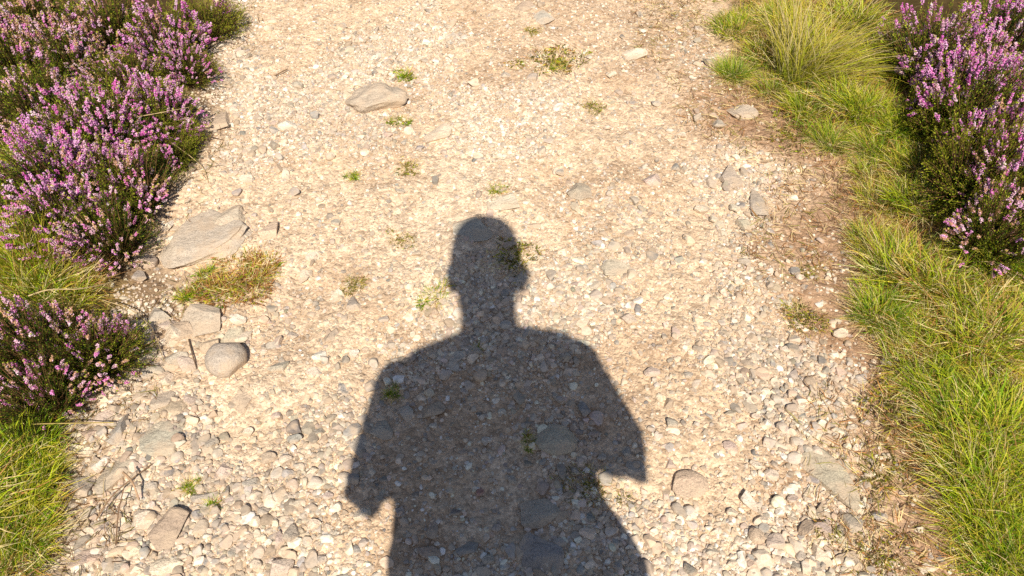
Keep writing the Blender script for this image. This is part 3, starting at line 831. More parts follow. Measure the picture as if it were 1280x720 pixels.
def little_leaves(P, D, size, aspect, rng, col):
    """one four-cornered leaf at each P pointing along D"""
    n = len(P)
    D = D / np.linalg.norm(D, axis=1, keepdims=True)
    s = np.cross(D, rng.normal(size=(n, 3)))
    s /= np.linalg.norm(s, axis=1, keepdims=True) + 1e-9
    L_, W_ = size[:, None], (size * aspect)[:, None]
    V = np.stack([P, P + D * L_ * .45 + s * W_ * .5, P + D * L_, P + D * L_ * .45 - s * W_ * .5], 1)
    Fq = np.arange(n * 4).reshape(n, 4)
    return V.reshape(-1, 3), Fq, np.repeat(col, 4, 0)


_O = np.array([(1, 0, 0), (-1, 0, 0), (0, 1, 0), (0, -1, 0), (0, 0, 1), (0, 0, -1)], float)
_OF = np.array([(0, 2, 4), (2, 1, 4), (1, 3, 4), (3, 0, 4), (2, 0, 5), (1, 2, 5), (3, 1, 5), (0, 3, 5)])


def florets(P, size, rng, col):
    n = len(P)
    q = rng.normal(size=(n, 3, 3))
    e0 = q[:, 0] / np.linalg.norm(q[:, 0], axis=1, keepdims=True)
    e1 = np.cross(e0, q[:, 1]); e1 /= np.linalg.norm(e1, axis=1, keepdims=True)
    e2 = np.cross(e0, e1)
    B = np.stack([e0 * 1.25, e1 * .85, e2 * .85], 1)
    V = P[:, None, :] + np.einsum('ki,nij->nkj', _O, B) * size[:, None, None]
    Fq = (_OF[None] + (np.arange(n) * 6)[:, None, None]).reshape(-1, 3)
    sh = rng.uniform(.8, 1.2, (n, 6, 1))
    return V.reshape(-1, 3), Fq, (col[:, None, :] * sh).reshape(-1, 3)


def heather(seed, flower=0.58, spikes=560, R=.19, H=.21, palette=None, tipgreen=.42, per=50, shade=1.0):
    rng = np.random.default_rng(seed)
    root = empty('heather_bush')
    palette = palette or [(FL_PINK, 3), (FL_LILAC, 3), (FL_DEEP, 1.0), (FL_PALE, 1.2), (FL_BROWN, .6)]
    # shoot tips spread over an uneven dome
    u = rng.random(spikes); a = rng.uniform(0, 2 * PI, spikes)
    rr = np.sqrt(u)
    ph = rng.uniform(0, 6.3, 4)
    lump = 1 + .18 * np.sin(a * 2 + ph[0]) + .12 * np.sin(a * 3 + ph[1])
    top = np.sqrt(np.clip(1 - (rr * .93) ** 2, 0, 1))
    hgt = H * top * (1 + .22 * np.sin(rr * 5 * np.cos(a) + ph[2]) * np.sin(rr * 5 * np.sin(a) + ph[3])) * rng.uniform(.42, 1.28, spikes)
    tip = np.stack([R * lump * rr * np.cos(a), R * lump * rr * np.sin(a), np.maximum(hgt, .02)], -1)
    foot = tip * np.array((.32, .32, 0)) + rng.normal(size=(spikes, 3)) * np.array((.012, .012, 0))
    # control point: stems rise, then lean outwards
    mid = foot * .55 + tip * np.array((.45, .45, .45)) + np.array((0, 0, 1)) * (tip[:, 2:3] * .14)
    T = np.linspace(0, 1, 9)
    B = ((1 - T) ** 2)[None, :, None] * foot[:, None] + (2 * T * (1 - T))[None, :, None] * mid[:, None] + (T ** 2)[None, :, None] * tip[:, None]
    # stems: three-sided tubes thinned to the tip
    dirs = np.gradient(B, axis=1); dirs /= np.linalg.norm(dirs, axis=2, keepdims=True)
    s1 = np.cross(dirs, np.array((.3, .9, .2))); s1 /= np.linalg.norm(s1, axis=2, keepdims=True)
    s2 = np.cross(dirs, s1)
    rad = (.0014 * (1 - .6 * T))[None, :, None]
    ring = [B + (s1 * math.cos(k * 2.094) + s2 * math.sin(k * 2.094)) * rad for k in range(3)]
    V = np.stack(ring, 2).reshape(-1, 3)
    q = []
    for i in range(8):
        for k in range(3):
            q.append((3 * i + k, 3 * i + (k + 1) % 3, 3 * i + 3 + (k + 1) % 3, 3 * i + 3 + k))
    Fq = (np.array(q)[None] + (np.arange(spikes) * 27)[:, None, None]).reshape(-1, 4)
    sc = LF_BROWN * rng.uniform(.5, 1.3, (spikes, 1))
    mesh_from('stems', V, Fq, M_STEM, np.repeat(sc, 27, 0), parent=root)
    # which shoots flower: clumped
    cl = fbm(tip[:, 0] * 13 + seed, tip[:, 1] * 13, seed, 2)
    fl = cl < np.quantile(cl, flower)
    length = np.linalg.norm(tip - foot, axis=1)
    def along(i, t):
        t = t[:, None]
        return (1 - t) ** 2 * foot[i] + 2 * t * (1 - t) * mid[i] + t ** 2 * tip[i], 2 * (1 - t) * (mid[i] - foot[i]) + 2 * t * (tip[i] - mid[i])
    # leaves on the upper part of every shoot, plus side twigs
    i = np.repeat(np.arange(spikes), per)
    t = rng.uniform(.30, 1.0, len(i))
    lim = np.where(fl[i], .80, 1.0)
    t = t * lim
    P, D = along(i, t)
    D = D / np.linalg.norm(D, axis=1, keepdims=True)
    side = rng.normal(size=P.shape); side -= D * (side * D).sum(1, keepdims=True); side /= np.linalg.norm(side, axis=1, keepdims=True)
    spread = rng.uniform(0, .012, len(i)) * (1.15 - .7 * t)
    P = P + side * spread[:, None]
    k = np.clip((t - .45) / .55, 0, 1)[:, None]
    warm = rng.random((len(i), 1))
    col = LF_DARK * (1 - k) + LF_MID * k  # inner leaves coloured near black to paint the shaded gaps
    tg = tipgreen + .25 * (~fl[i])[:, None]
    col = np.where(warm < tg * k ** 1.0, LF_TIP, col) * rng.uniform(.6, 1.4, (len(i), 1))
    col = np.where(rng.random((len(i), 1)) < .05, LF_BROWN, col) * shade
    V, Fq, C = little_leaves(P, D * .9 + side * rng.uniform(.2, 1.0, (len(i), 1)), rng.uniform(.0045, .0095, len(i)), .38, rng, col)
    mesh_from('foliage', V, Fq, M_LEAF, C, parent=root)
    # flowers: florets packed round the last centimetres of the flowering shoots
    idx = np.nonzero(fl)[0]
    if len(idx):
        flen = rng.uniform(.012, .050, len(idx))
        nf = (flen / .0011).astype(int)
        i = np.repeat(idx, nf); fr = np.repeat(flen, nf)
        s = rng.random(len(i))
        t = 1 - s * np.clip(fr / length[i], 0, .75)
        P, D = along(i, t)
        D = D / np.linalg.norm(D, axis=1, keepdims=True)
        side = rng.normal(size=P.shape); side -= D * (side * D).sum(1, keepdims=True); side /= np.linalg.norm(side, axis=1, keepdims=True)
        P = P + side * (rng.uniform(.0012, .0050, len(i)) * (.45 + .75 * np.sqrt(s)))[:, None]
        sp = pick(rng, spikes, palette)[i]
        c = sp * rng.uniform(.75, 1.3, (len(i), 1))
        pale = rng.random((len(i), 1)) < .16
        c = np.where(pale, FL_PALE * 1.1, c)
        c = np.where((s[:, None] < .10) & (rng.random((len(i), 1)) < .5), LF_TIP * 1.2, c)
        V, Fq, C = florets(P, rng.uniform(.0016, .0030, len(i)), rng, c)
        mesh_from('flowers', V, Fq, M_FLOWER, C, parent=root, smooth=False)
    return root


PROTO['heather'] = lambda s: heather(s)
PROTO['greenheather'] = lambda s: heather(s, flower=.06, spikes=520, per=46, shade=.85, H=.16, tipgreen=.75)
PROTO['sparse'] = lambda s: heather(s, flower=.36, spikes=430, H=.20, per=42, shade=.7, palette=[(FL_PINK, 2), (FL_PALE, 2), (FL_BROWN, 2), (FL_LILAC, 1)], tipgreen=.16)
PROTO['faded'] = lambda s: heather(s, flower=.46, spikes=520, palette=[(FL_BROWN, 4), (FL_PALE, 2), (FL_PINK, 1.5), (FL_LILAC, 1)], tipgreen=.4)

GL, GR = 'heather bushes along the left of the path', 'heather bushes along the right of the path'
HB = [
    # kind, px, py, up, scale, zs, label
    ('greenheather', 252, 24, .07, .80, 1, 'low bright green heather bush without flowers at the top left edge', GL),
    ('heather', 196, 40, .12, .85, 1, 'pink flowering heather left of the flowerless green bush, top left', GL),
    ('faded', 122, 26, .12, .95, 1, 'straggly pink and brown heather in the middle of the top left', GL),
    ('faded', 34, 22, .12, 1.0, 1, 'faded brownish heather filling the top left corner', GL),
    ('heather', 190, 134, .10, .80, 1, 'leaning pink heather overhanging the path near tan stone', GL),
    ('heather', 110, 140, .15, .95, 1, 'deep pink heather densest in the middle of the left bank', GL),
    ('faded', 30, 118, .13, .9, 1, 'thin faded heather at the left edge below the corner bush', GL),
    ('heather', 48, 200, .15, .95, 1, 'lilac heather at the left edge above the yellow tussock', GL),
    ('sparse', 148, 222, .12, .82, 1, 'heather with scattered pink spikes just above the large slab', GL),
    ('greenheather', 112, 268, .08, .75, 1.1, 'dark low heather between large slab and yellow tussock', GL),
    ('sparse', 126, 286, .10, .74, 1, 'lowest dark heather of the upper bank, beside the cobble pair', GL),
    ('heather', 64, 258, .13, .78, 1, 'pink heather directly behind the tall left tussocks', GL),
    ('sparse', 88, 424, .11, .74, 1, 'dark sparsely flowered heather bush right above the pile of slabs, lower left', GL),
    ('sparse', 22, 420, .12, .82, 1, 'heather bush at the left edge below the yellow tussock', GL),
    ('sparse', 42, 490, .07, .66, 1, 'small pale flowered heather above the lush bottom left grass', GL),
    ('faded', 78, 60, .11, .8, 1, 'brownish heather behind the bright grass clump, top left', GL),
    ('heather', 226, 74, .08, .62, 1, 'small pink heather at the path edge below the flowerless green bush', GL),
    ('faded', 150, 92, .10, .75, 1, 'sparse brown tipped heather in the centre of the top left bank', GL),
    ('greenheather', 70, 158, .11, .8, 1.2, 'green shoots of heather left of the densest left bank bush', GL),
    ('faded', 8, 62, .12, .85, 1, 'brown heather cut by the left edge near the top', GL),
    ('greenheather', 210, 176, .07, .6, 1.1, 'dark low heather by the bent stalk at the path edge', GL),
    ('heather', 100, 205, .13, .8, 1, 'lilac tipped heather between the two lowest upper left bushes', GL),
    ('greenheather', 118, 440, .06, .6, 1.2, 'dark low heather in front of the domed cobble', GL),
    # right bank
    ('heather', 1242, 66, .19, .9, 1, 'pink heather filling the gap between corner bush and densest bush', GR),
    ('heather', 1274, 160, .16, .8, 1, 'pink heather left of the two right edge bushes', GR),
    ('greenheather', 1198, 132, .11, .8, 1.2, 'dark flowerless heather at the shaded foot of the densest bush', GR),
    ('greenheather', 1300, 250, .10, .8, 1.2, 'dark flowerless heather at the right edge under the pink ones', GR),
    ('heather', 1188, 42, .17, 1.0, 1, 'flowering heather just right of the straw coloured tussock', GR),
    ('heather', 1276, 24, .18, 1.1, 1, 'pink heather bush in the top right corner', GR),
    ('heather', 1233, 105, .17, 1.05, 1, 'densest pink heather in the middle of the right bank', GR),
    ('heather', 1306, 120, .18, 1.05, 1, 'pink heather at the right edge below the corner bush', GR),
    ('heather', 1296, 200, .16, .95, 1, 'pink heather at the right edge, lower of the three', GR),
    ('greenheather', 1233, 196, .12, .95, 1.3, 'dark green heather in shade behind the middle tussock', GR),
    ('faded', 1260, 272, .11, .75, 1, 'small heather with one pink sprig above the right tussock', GR),
]
for kind, px, py, up, s, zs, lab, grp in HB:
    put(kind, px, py, s, lab, 'heather', grp, up, zs)
# the same banks go on a little outside the photograph
for k, (x, y, s) in enumerate([(-2.05, 2.35, 1.1), (-2.2, 1.95, 1.05), (-1.75, 1.35, .9), (-1.5, 1.0, .9), (-1.5, 2.9, 1.0), (-1.05, 3.05, .95), (-1.95, 2.8, 1.1), (-1.6, 1.65, .9),
                               (2.05, 1.9, 1.05), (2.3, 2.4, 1.1), (1.95, 2.85, 1.05), (2.45, 2.9, 1.1), (1.6, 2.95, 1.0), (1.95, 1.5, .9)]):
    kind = 'heather' if k % 3 else 'faded'
    o = copy_tree(PUSED[(kind, k % VARIANTS[kind])])
    x, y, s = x * .87, y * .87, s * .86
    o.location = (x, y, hz(x, y)); o.rotation_euler = (0, 0, k * 1.3); o.scale = (s, s, s)
    tag(o, 'heather bush further out on the bank beyond the nearer ones', 'heather', 'heather bushes further out on the banks')

TL, TR, TP = 'grass tussocks along the left of the path', 'grass tussocks along the right of the path', 'small tufts growing in the path'
TB = [
    # left bank
    ('tall', 34, 330, .04, .78, 'tall yellow green tussock on the left between two heather bushes', TL),
    ('tall', 2, 310, .05, .75, 'yellow tussock cut by the left edge under the lilac heather', TL),
    ('mixed', 84, 345, .03, .6, 'short mixed grass between the tall tussock and cobble pair', TL),
    ('mixed', 22, 362, .03, .9, 'rusty grass at the foot of the tall left tussocks, by the edge', TL),
    ('mixed', 66, 372, .03, .75, 'matted grass under the pale stalk above the sparse heather', TL),
    ('lime', 82, 92, .05, .9, 'bright grass clump growing among the top left heather', TL),
    ('mixed', 138, 86, .05, .7, 'thin yellowish grass right of the bright top left clump', TL),
    ('green', 18, 556, .03, .8, 'lush green tussock at the left edge below the heather', TL),
    ('lime', 42, 590, .02, .6, 'green tuft leaning over the stones at lower left', TL),
    ('lime', 6, 625, .03, .75, 'lime tussock at the left edge beside the long slab', TL),
    ('green', 26, 655, .02, .6, 'green tussock above the bottom left corner', TL),
    ('mixed', 4, 695, .02, .7, 'yellowing tussock in the bottom left corner', TL),
    # right bank
    ('straw', 1012, 74, .05, .92, 'large straw coloured tussock with long arching blades at top right', TR),
    ('turf', 922, 30, .02, .8, 'short green turf patch nearest the top of the path', TR),
    ('turf', 962, 62, .02, .75, 'green turf clump left of the straw coloured tussock', TR),
    ('turf', 985, 20, .02, .9, 'green turf clump at the top edge beside straw tussock', TR),
    ('lime', 1012, 128, .03, .65, 'small green tuft on the path edge below straw tussock', TR),
    ('mixed', 1062, 118, .03, .75, 'mottled tuft with dead blades right below straw tussock', TR),
    ('splay', 1102, 182, .03, .70, 'silvery green tussock below left of the densest heather', TR),
    ('lime', 1130, 150, .03, .65, 'green tussock touching the shaded side of densest heather', TR),
    ('mixed', 1100, 246, .02, .55, 'small yellowish tuft at the path edge in the right middle', TR),
    ('lime', 1152, 250, .03, .75, 'rounded lime tussock below the silvery green one', TR),
    ('splay', 1130, 338, .03, .85, 'splayed green tussock reaching into the path at right', TR),
    ('mixed', 1185, 352, .03, .80, 'grass clump joining the splayed tussock on its right', TR),
    ('green', 1262, 312, .04, .9, 'dark green tussock at the right edge below the heather', TR),
    ('mixed', 1185, 425, .02, .70, 'straw flecked tussock below the splayed one', TR),
    ('mixed', 1245, 405, .03, .9, 'olive tussock at the right edge, midway down', TR),
    ('lime', 1225, 470, .03, .85, 'yellow green tussock in the middle of the lower right grass', TR),
    ('splay', 1205, 528, .02, .75, 'dark green tussock at the path edge opposite white pebble', TR),
    ('lime', 1262, 530, .03, .9, 'bright tussock at the right edge, beside the dark green one', TR),
    ('mixed', 1275, 600, .03, .8, 'rusty tussock at the right edge above the corner', TR),
    ('splay', 1236, 612, .02, .8, 'green tussock leaning on the path, lower right', TR),
    ('lime', 1262, 668, .02, .8, 'lime tussock close above the bottom right corner', TR),
    ('green', 1276, 708, .02, .7, 'green tussock in the bottom right corner', TR),
    ('mixed', 1075, 12, .05, .9, 'yellowing grass at the top edge between straw tussock and heather', TR),
    ('lime', 1098, 70, .04, .8, 'grass clump wedged between the straw tussock and pink heather', TR),
    ('mixed', 1150, 205, .03, .7, 'mottled grass at the foot of the flowerless heather', TR),
    ('lime', 1085, 130, .03, .75, 'bright grass clump below right of the straw tussock', TR),
    ('splay', 918, 88, .02, .55, 'small splayed tuft at the path edge below the top turf patch', TR),
    ('mixed', 968, 108, .02, .55, 'straw flecked tuft at the path edge left of the straw tussock foot', TR),
    ('splay', 1040, 172, .02, .55, 'low green tuft fringing bare earth left of the silvery tussock', TR),
    ('mixed', 1092, 214, .02, .5, 'low rusty tuft fringing bare earth above the small yellowish tuft', TR),
    ('mixed', 1094, 300, .02, .55, 'dead bladed tuft just above the splayed green tussock', TR),
    ('splay', 1104, 392, .02, .65, 'flopping tuft below the splayed green tussock at the path edge', TR),
    ('mixed', 1150, 452, .02, .7, 'rusty flopping tuft at the path edge midway down the right', TR),
    ('splay', 1172, 492, .02, .6, 'green flopping tuft above the white pebble by the grass', TR),
    ('mixed', 1198, 572, .02, .65, 'straw coloured tuft on the path edge under the dark green tussock', TR),
    ('splay', 1226, 650, .02, .65, 'green tuft spreading over the path near the bottom right', TR),
    ('mixed', 1244, 700, .02, .6, 'rusty low tuft beside the bottom right corner tussock', TR),
    ('mixed', 1216, 440, .03, .8, 'rust coloured matted grass above the yellow green tussock', TR),
    ('mixed', 1240, 560, .03, .8, 'matted straw grass between the lower right green tussocks', TR),
    ('mixed', 88, 118, .09, .8, 'thin grass poking through the densest left heather', TL),
    ('mixed', 30, 165, .09, .8, 'yellow grass poking through the lilac heather at the left edge', TL),
    ('lime', 160, 62, .07, .7, 'green grass between the two top left pink heathers', TL),
    # in the path
    ('tuft', 505, 92, .01, .95, 'green tuft growing behind the big boulder', TP),
    ('tuft', 497, 150, .01, .7, 'small tuft growing at the right foot of the big boulder', TP),
    ('tuft', 440, 222, .0, .55, 'little tuft below left of the big boulder', TP),
    ('thin', 514, 207, .0, .5, 'sparse tuft below the big boulder', TP),
    ('tuft', 625, 238, .005, .65, 'small tuft directly above the head shadow', TP),
    ('thin', 682, 78, .0, 1.15, 'largest sparse green patch high in the middle of the path', TP),
    ('tuft', 700, 82, .005, .65, 'denser tuft in the right of the sparse patch', TP),
    ('thin', 668, 40, .0, .5, 'faint olive tuft near the top of the path', TP),
    ('thin', 740, 131, .0, .5, 'sparse tuft right below the large sparse patch', TP),
    ('moss', 308, 348, .0, 1.0, 'rust brown mossy cushion with green fringe beside the large slab', TP),
    ('tuft', 258, 342, .01, .75, 'bright green tuft at the upper left of the mossy cushion', TP),
    ('tuft', 236, 371, .01, .8, 'bright green tuft at the lower left of the mossy cushion', TP),
    ('tuft', 545, 371, .005, .85, 'green tuft touching the left ear of the shadow', TP),
    ('thin', 500, 298, .0, .42, 'faint tuft left of the top of the head shadow', TP),
    ('thin', 442, 358, .0, .5, 'faint tuft above the pale block left of the shadow', TP),
    ('thin', 634, 328, .0, .85, 'dark sparse tuft inside the head shadow', TP),
    ('tuft', 490, 490, .005, .5, 'small tuft in the left shoulder shadow', TP),
    ('tuft', 602, 438, .005, .45, 'small tuft at the base of the neck shadow', TP),
    ('tuft', 662, 551, .005, .45, 'tuft at the left side of the big rounded stone in shadow', TP),
    ('thin', 744, 612, .0, .65, 'tuft on the edge of the shadow below the right elbow', TP),
    ('tuft', 240, 608, .0, .5, 'small tuft between lower left slabs, upper of two', TP),
    ('tuft', 267, 628, .0, .5, 'small tuft between lower left slabs, lower of two', TP),
    ('thin', 1112, 515, .0, 1.1, 'thin olive turf around the violet pebble at right', TP),
    ('thin', 1088, 590, .0, .9, 'thin olive turf right of the plank shaped slab', TP),
    ('thin', 1090, 690, .0, .9, 'thin olive turf at the bottom right of the path', TP),
    ('thin', 1005, 400, .0, .8, 'thin olive turf right of the flat pale stone', TP),
    ('thin', 1032, 345, .0, .6, 'faint turf left of the splayed green tussock', TP),
    ('thin', 985, 165, .0, .9, 'thin dry turf below the flat grey stone at upper right', TP),
]
for kind, px, py, up, s, lab, grp in TB:
    cat = 'moss' if kind == 'moss' else 'grass tuft' if grp == TP else 'grass tussock'
    put(kind, px, py, s, lab, cat, grp, up, 1.0, 1.0)
for k, (x, y, s) in enumerate([(1.3, .75, .9), (1.35, .5, .9), (1.5, 1.0, 1.0), (1.6, 1.25, 1.0), (-1.2, .85, .9), (-1.1, .55, .9), (-1.0, .3, .8), (1.2, .3, .8)]):
    kind = ('green', 'lime', 'mixed')[k % 3]
    o = copy_tree(PUSED[(kind, k % 3)])
    x, y, s = x * .87, y * .87, s * .86
    o.location = (x, y, hz(x, y)); o.rotation_euler = (0, 0, k * 2.1); o.scale = (s, s, s)
    tag(o, 'grass tussock further out on the verge beyond the nearer ones', 'grass tussock', 'grass tussocks further out on the verges')


# ------------------------------------------------------------------ ground cover nobody could count
def build_turf():
    rng = np.random.default_rng(77)
    n = 120000
    y = rng.uniform(0.2, 2.75, n)
    right = rng.random(n) < .55
    e = rng.random(n) ** 1.15
    x = np.where(right, x_right(y) - .03 + e * 1.6, x_left(y) + .0 - e * 1.1)
    d = out_dist(x, y)
    patch = fbm(x * 5, y * 5, 301, 3)
    keep = (rng.random(n) < sstep(.44, .60, patch) * .9 + .06) & (rng.random(n) < sstep(-.02, .16, d + (patch - .5) * .3))
    left_top = (~right) & (y > 1.2) & (rng.random(n) < .75)
    keep &= ~left_top
    x, y, right, patch = x[keep], y[keep], right[keep], patch[keep]
    k = len(x)
    base = np.stack([x, y, height(x, y) - .002], -1)
    lens = rng.uniform(.014, .058, k)
    c = pick(rng, k, [(G_GREEN, 3), (G_LIME, 3), (G_YEL, 1.3), (G_STRAW, 1.4), (G_RUST, .7)])
    pt = sstep(.50, .62, fbm(x * 4.5, y * 4.5, 317, 3))[:, None] * (rng.random((k, 1)) < .8)
    dry = pick(rng, k, [(G_STRAW, 2), (G_RUST, 2.4), (G_YEL, 1.6)])
    c = c * (1 - pt) + dry * pt
    V, Fq, C = ribbons(base, rng.uniform(0, 2 * PI, k), rng.uniform(.05, 1.0, k), rng.uniform(.1, 1.1, k), lens, rng.uniform(.0014, .0028, k), c * .45, c, 3, rng=rng)  # turf blades painted darker at the root, as if shaded
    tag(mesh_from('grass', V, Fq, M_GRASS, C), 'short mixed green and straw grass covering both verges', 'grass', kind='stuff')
    # dry litter lying flat along both edges of the path
    n = 42000
    y = rng.uniform(.22, 2.75, n); right = rng.random(n) < .66
    e = rng.random(n) ** 1.6
    x = np.where(right, x_right(y) + .14 - e * .42, x_left(y) - .12 + e * .26)
    patch = fbm(x * 7, y * 7, 331, 3)
    keep = rng.random(n) < sstep(.35, .6, patch) * (1 - .6 * e)
    x, y, right = x[keep], y[keep], right[keep]; k = len(x)
    base = np.stack([x, y, height(x, y) + rng.uniform(.001, .009, k)], -1)
    c = pick(rng, k, [(G_STRAW * .9, 3), (G_RUST * .7, 2), (LF_BROWN, 2), (G_OLIVE, 2.2)])
    dark = np.where(right, 1.0, .6)[:, None]
    V, Fq, C = ribbons(base, rng.uniform(0, 2 * PI, k), rng.uniform(1.35, 1.58, k), rng.uniform(-.1, .1, k), rng.uniform(.008, .045, k), rng.uniform(.0009, .0019, k), c * dark, c * dark, 3, rng=rng)
    tag(mesh_from('dry_litter', V, Fq, M_STRAW, C), 'dry grass and heather litter strewn along both path edges', 'litter', kind='stuff')


build_turf()


# single stalks and twigs lying about
def tube(name, pts, r0, r1, col, label, cat, group=None):
    P = np.array([tuple(p) for p in pts]); n = len(P)
    D = np.gradient(P, axis=0); D /= np.linalg.norm(D, axis=1, keepdims=True)
    s1 = np.cross(D, (0.1, .2, 1.0)); s1 /= np.linalg.norm(s1, axis=1, keepdims=True); s2 = np.cross(D, s1)
    r = np.linspace(r0, r1, n)[:, None]
    V = np.stack([P + (s1 * math.cos(a) + s2 * math.sin(a)) * r for a in np.linspace(0, 2 * PI, 6)[:-1]], 1).reshape(-1, 3)
    q = [(5 * i + k, 5 * i + (k + 1) % 5, 5 * i + 5 + (k + 1) % 5, 5 * i + 5 + k) for i in range(n - 1) for k in range(5)]
    c0 = P.mean(0)
    o = mesh_from(name, V - c0, np.array(q), M_STRAW, np.repeat(np.array(col)[None], len(V), 0) * RNG.uniform(.85, 1.15, (len(V), 1)), loc=tuple(c0))
    tag(o, label, cat, group)


def curve_px(px, lift):
    """smooth run through photo points at given heights above the ground"""
    pts = [on_ground(a, b, u) + Vector((0, 0, u)) for (a, b), u in zip(px, lift)]
    out = []
    for i in range(len(pts) - 1):
        p0, p1, p2, p3 = pts[max(0, i - 1)], pts[i], pts[i + 1], pts[min(len(pts) - 1, i + 2)]
        for t in np.linspace(0, 1, 6)[:-1]:
            out.append(.5 * ((2 * p1) + (p2 - p0) * t + (2 * p0 - 5 * p1 + 4 * p2 - p3) * t * t + (3 * p1 - p0 - 3 * p2 + p3) * t ** 3))
    return out + [pts[-1]]


STALK = (0.72, 0.58, 0.32)
tube('dry_stalk', curve_px([(35, 370), (62, 362), (100, 361), (145, 352)], [.10, .11, .10, .06]), .0017, .0012, STALK, 'pale straw stalk lying across the tall left tussock', 'stalk')
tube('dry_stalk', curve_px([(128, 375), (165, 388), (190, 412), (205, 452)], [.05, .03, .015, .004]), .0012, .0009, STALK, 'thin curved stalk reaching from heather to the domed cobble', 'stalk')
tube('dry_stalk', curve_px([(214, 178), (240, 197), (255, 212), (262, 234)], [.06, .03, .015, .004]), .0011, .0008, STALK, 'thin bent stalk hanging over the path near tan stone', 'stalk')
tube('dry_stalk', curve_px([(172, 146), (205, 140), (236, 134)], [.14, .13, .10]), .0012, .0009, STALK, 'straight pale stalk poking from the leaning heather', 'stalk')
tube('dry_stalk', curve_px([(40, 530), (90, 529), (142, 528)], [.06, .05, .02]), .0014, .0010, (0.62, 0.50, 0.18), 'yellow stalk lying over the brown stone by lower heather', 'stalk')
tube('dry_stalk', curve_px([(1115, 585), (1140, 607), (1165, 626)], [.004, .008, .006]), .0015, .0010, STALK, 'straw stalk on bare earth right of the plank slab', 'stalk')
tube('dry_stalk', curve_px([(1103, 588), (1128, 612), (1160, 632)], [.004, .006, .006]), .0011, .0008, STALK, 'second straw stalk just under the first, right of slab', 'stalk')
tube('twig', curve_px([(153, 590), (165, 602), (174, 625)], [.05, .035, .01]), .0024, .0014, (0.60, 0.42, 0.28), 'forked pale twig propped on the long tilted slab', 'twig')
tube('twig', curve_px([(120, 650), (145, 615), (190, 580)], [.006, .02, .01]), .0014, .0010, (0.38, 0.25, 0.15), 'thin brown twig crossing below the long tilted slab', 'twig')
tube('twig', curve_px([(145, 680), (148, 640), (155, 610)], [.006, .015, .03]), .0013, .0010, (0.35, 0.23, 0.15), 'upright brown twig below the long tilted slab', 'twig')
tube('twig', curve_px([(236, 424), (240, 440), (246, 461)], [.005, .008, .005]), .0016, .0012, (0.20, 0.14, 0.10), 'short dark twig left of the domed cobble', 'twig')
tube('twig', curve_px([(248, 168), (265, 171), (285, 177)], [.01, .008, .005]), .0014, .0010, (0.25, 0.16, 0.11), 'dark twig under the flat tan stone by the heather', 'twig')
tube('twig', curve_px([(343, 95), (352, 90), (360, 86)], [.004, .006, .004]), .0020, .0014, (0.30, 0.20, 0.13), 'short dark twig high on the left of the path', 'twig')
tube('twig', curve_px([(1085, 452), (1115, 462), (1145, 469)], [.005, .008, .01]), .0012, .0009, (0.32, 0.22, 0.14), 'thin twig under the lone whitish pebble at right', 'twig')


# ------------------------------------------------------------------ the photographer, standing behind the lens: casts the shadow
def capsules(parts, voxel, name, mat, parent=None, smooth=4):
    """one continuous surface grown from tapered limbs: parts = [(p0, r0, p1, r1)]"""
    bm = bmesh.new()
    for part in parts:
        b2 = bmesh.new()
        for p, r in zip(part[::2], part[1::2]):
            rx, ry, rz_ = (r if isinstance(r, tuple) else (r, r, r))
            bmesh.ops.create_icosphere(b2, subdivisions=3, radius=1.0, matrix=Matrix.Translation(p) @ Matrix.Diagonal((rx, ry, rz_, 1)))
        res = bmesh.ops.convex_hull(b2, input=b2.verts)
        dead = [g for g in res['geom_interior'] if isinstance(g, bmesh.types.BMVert)]
        bmesh.ops.delete(b2, geom=dead, context='VERTS')
        tmp = bpy.data.meshes.new('tmp'); b2.to_mesh(tmp); b2.free()
        bm.from_mesh(tmp); bpy.data.meshes.remove(tmp)
    me = bpy.data.meshes.new(name); bm.to_mesh(me); bm.free()
    o = bpy.data.objects.new(name, me); COL.objects.link(o)
    md = o.modifiers.new('r', 'REMESH'); md.mode = 'VOXEL'; md.voxel_size = voxel
    sm = o.modifiers.new('s', 'SMOOTH'); sm.iterations = smooth; sm.factor = .5
    dg = bpy.context.evaluated_depsgraph_get()
    me2 = bpy.data.meshes.new_from_object(o.evaluated_get(dg))
    o.modifiers.clear(); o.data = me2; me2.name = name
    bpy.data.meshes.remove(me)
    me2.materials.clear(); me2.materials.append(mat)
    me2.polygons.foreach_set("use_smooth", np.ones(len(me2.polygons), bool))
    if parent is not None:
        o.parent = parent
        o.matrix_parent_inverse = parent.matrix_world.inverted()
    return o


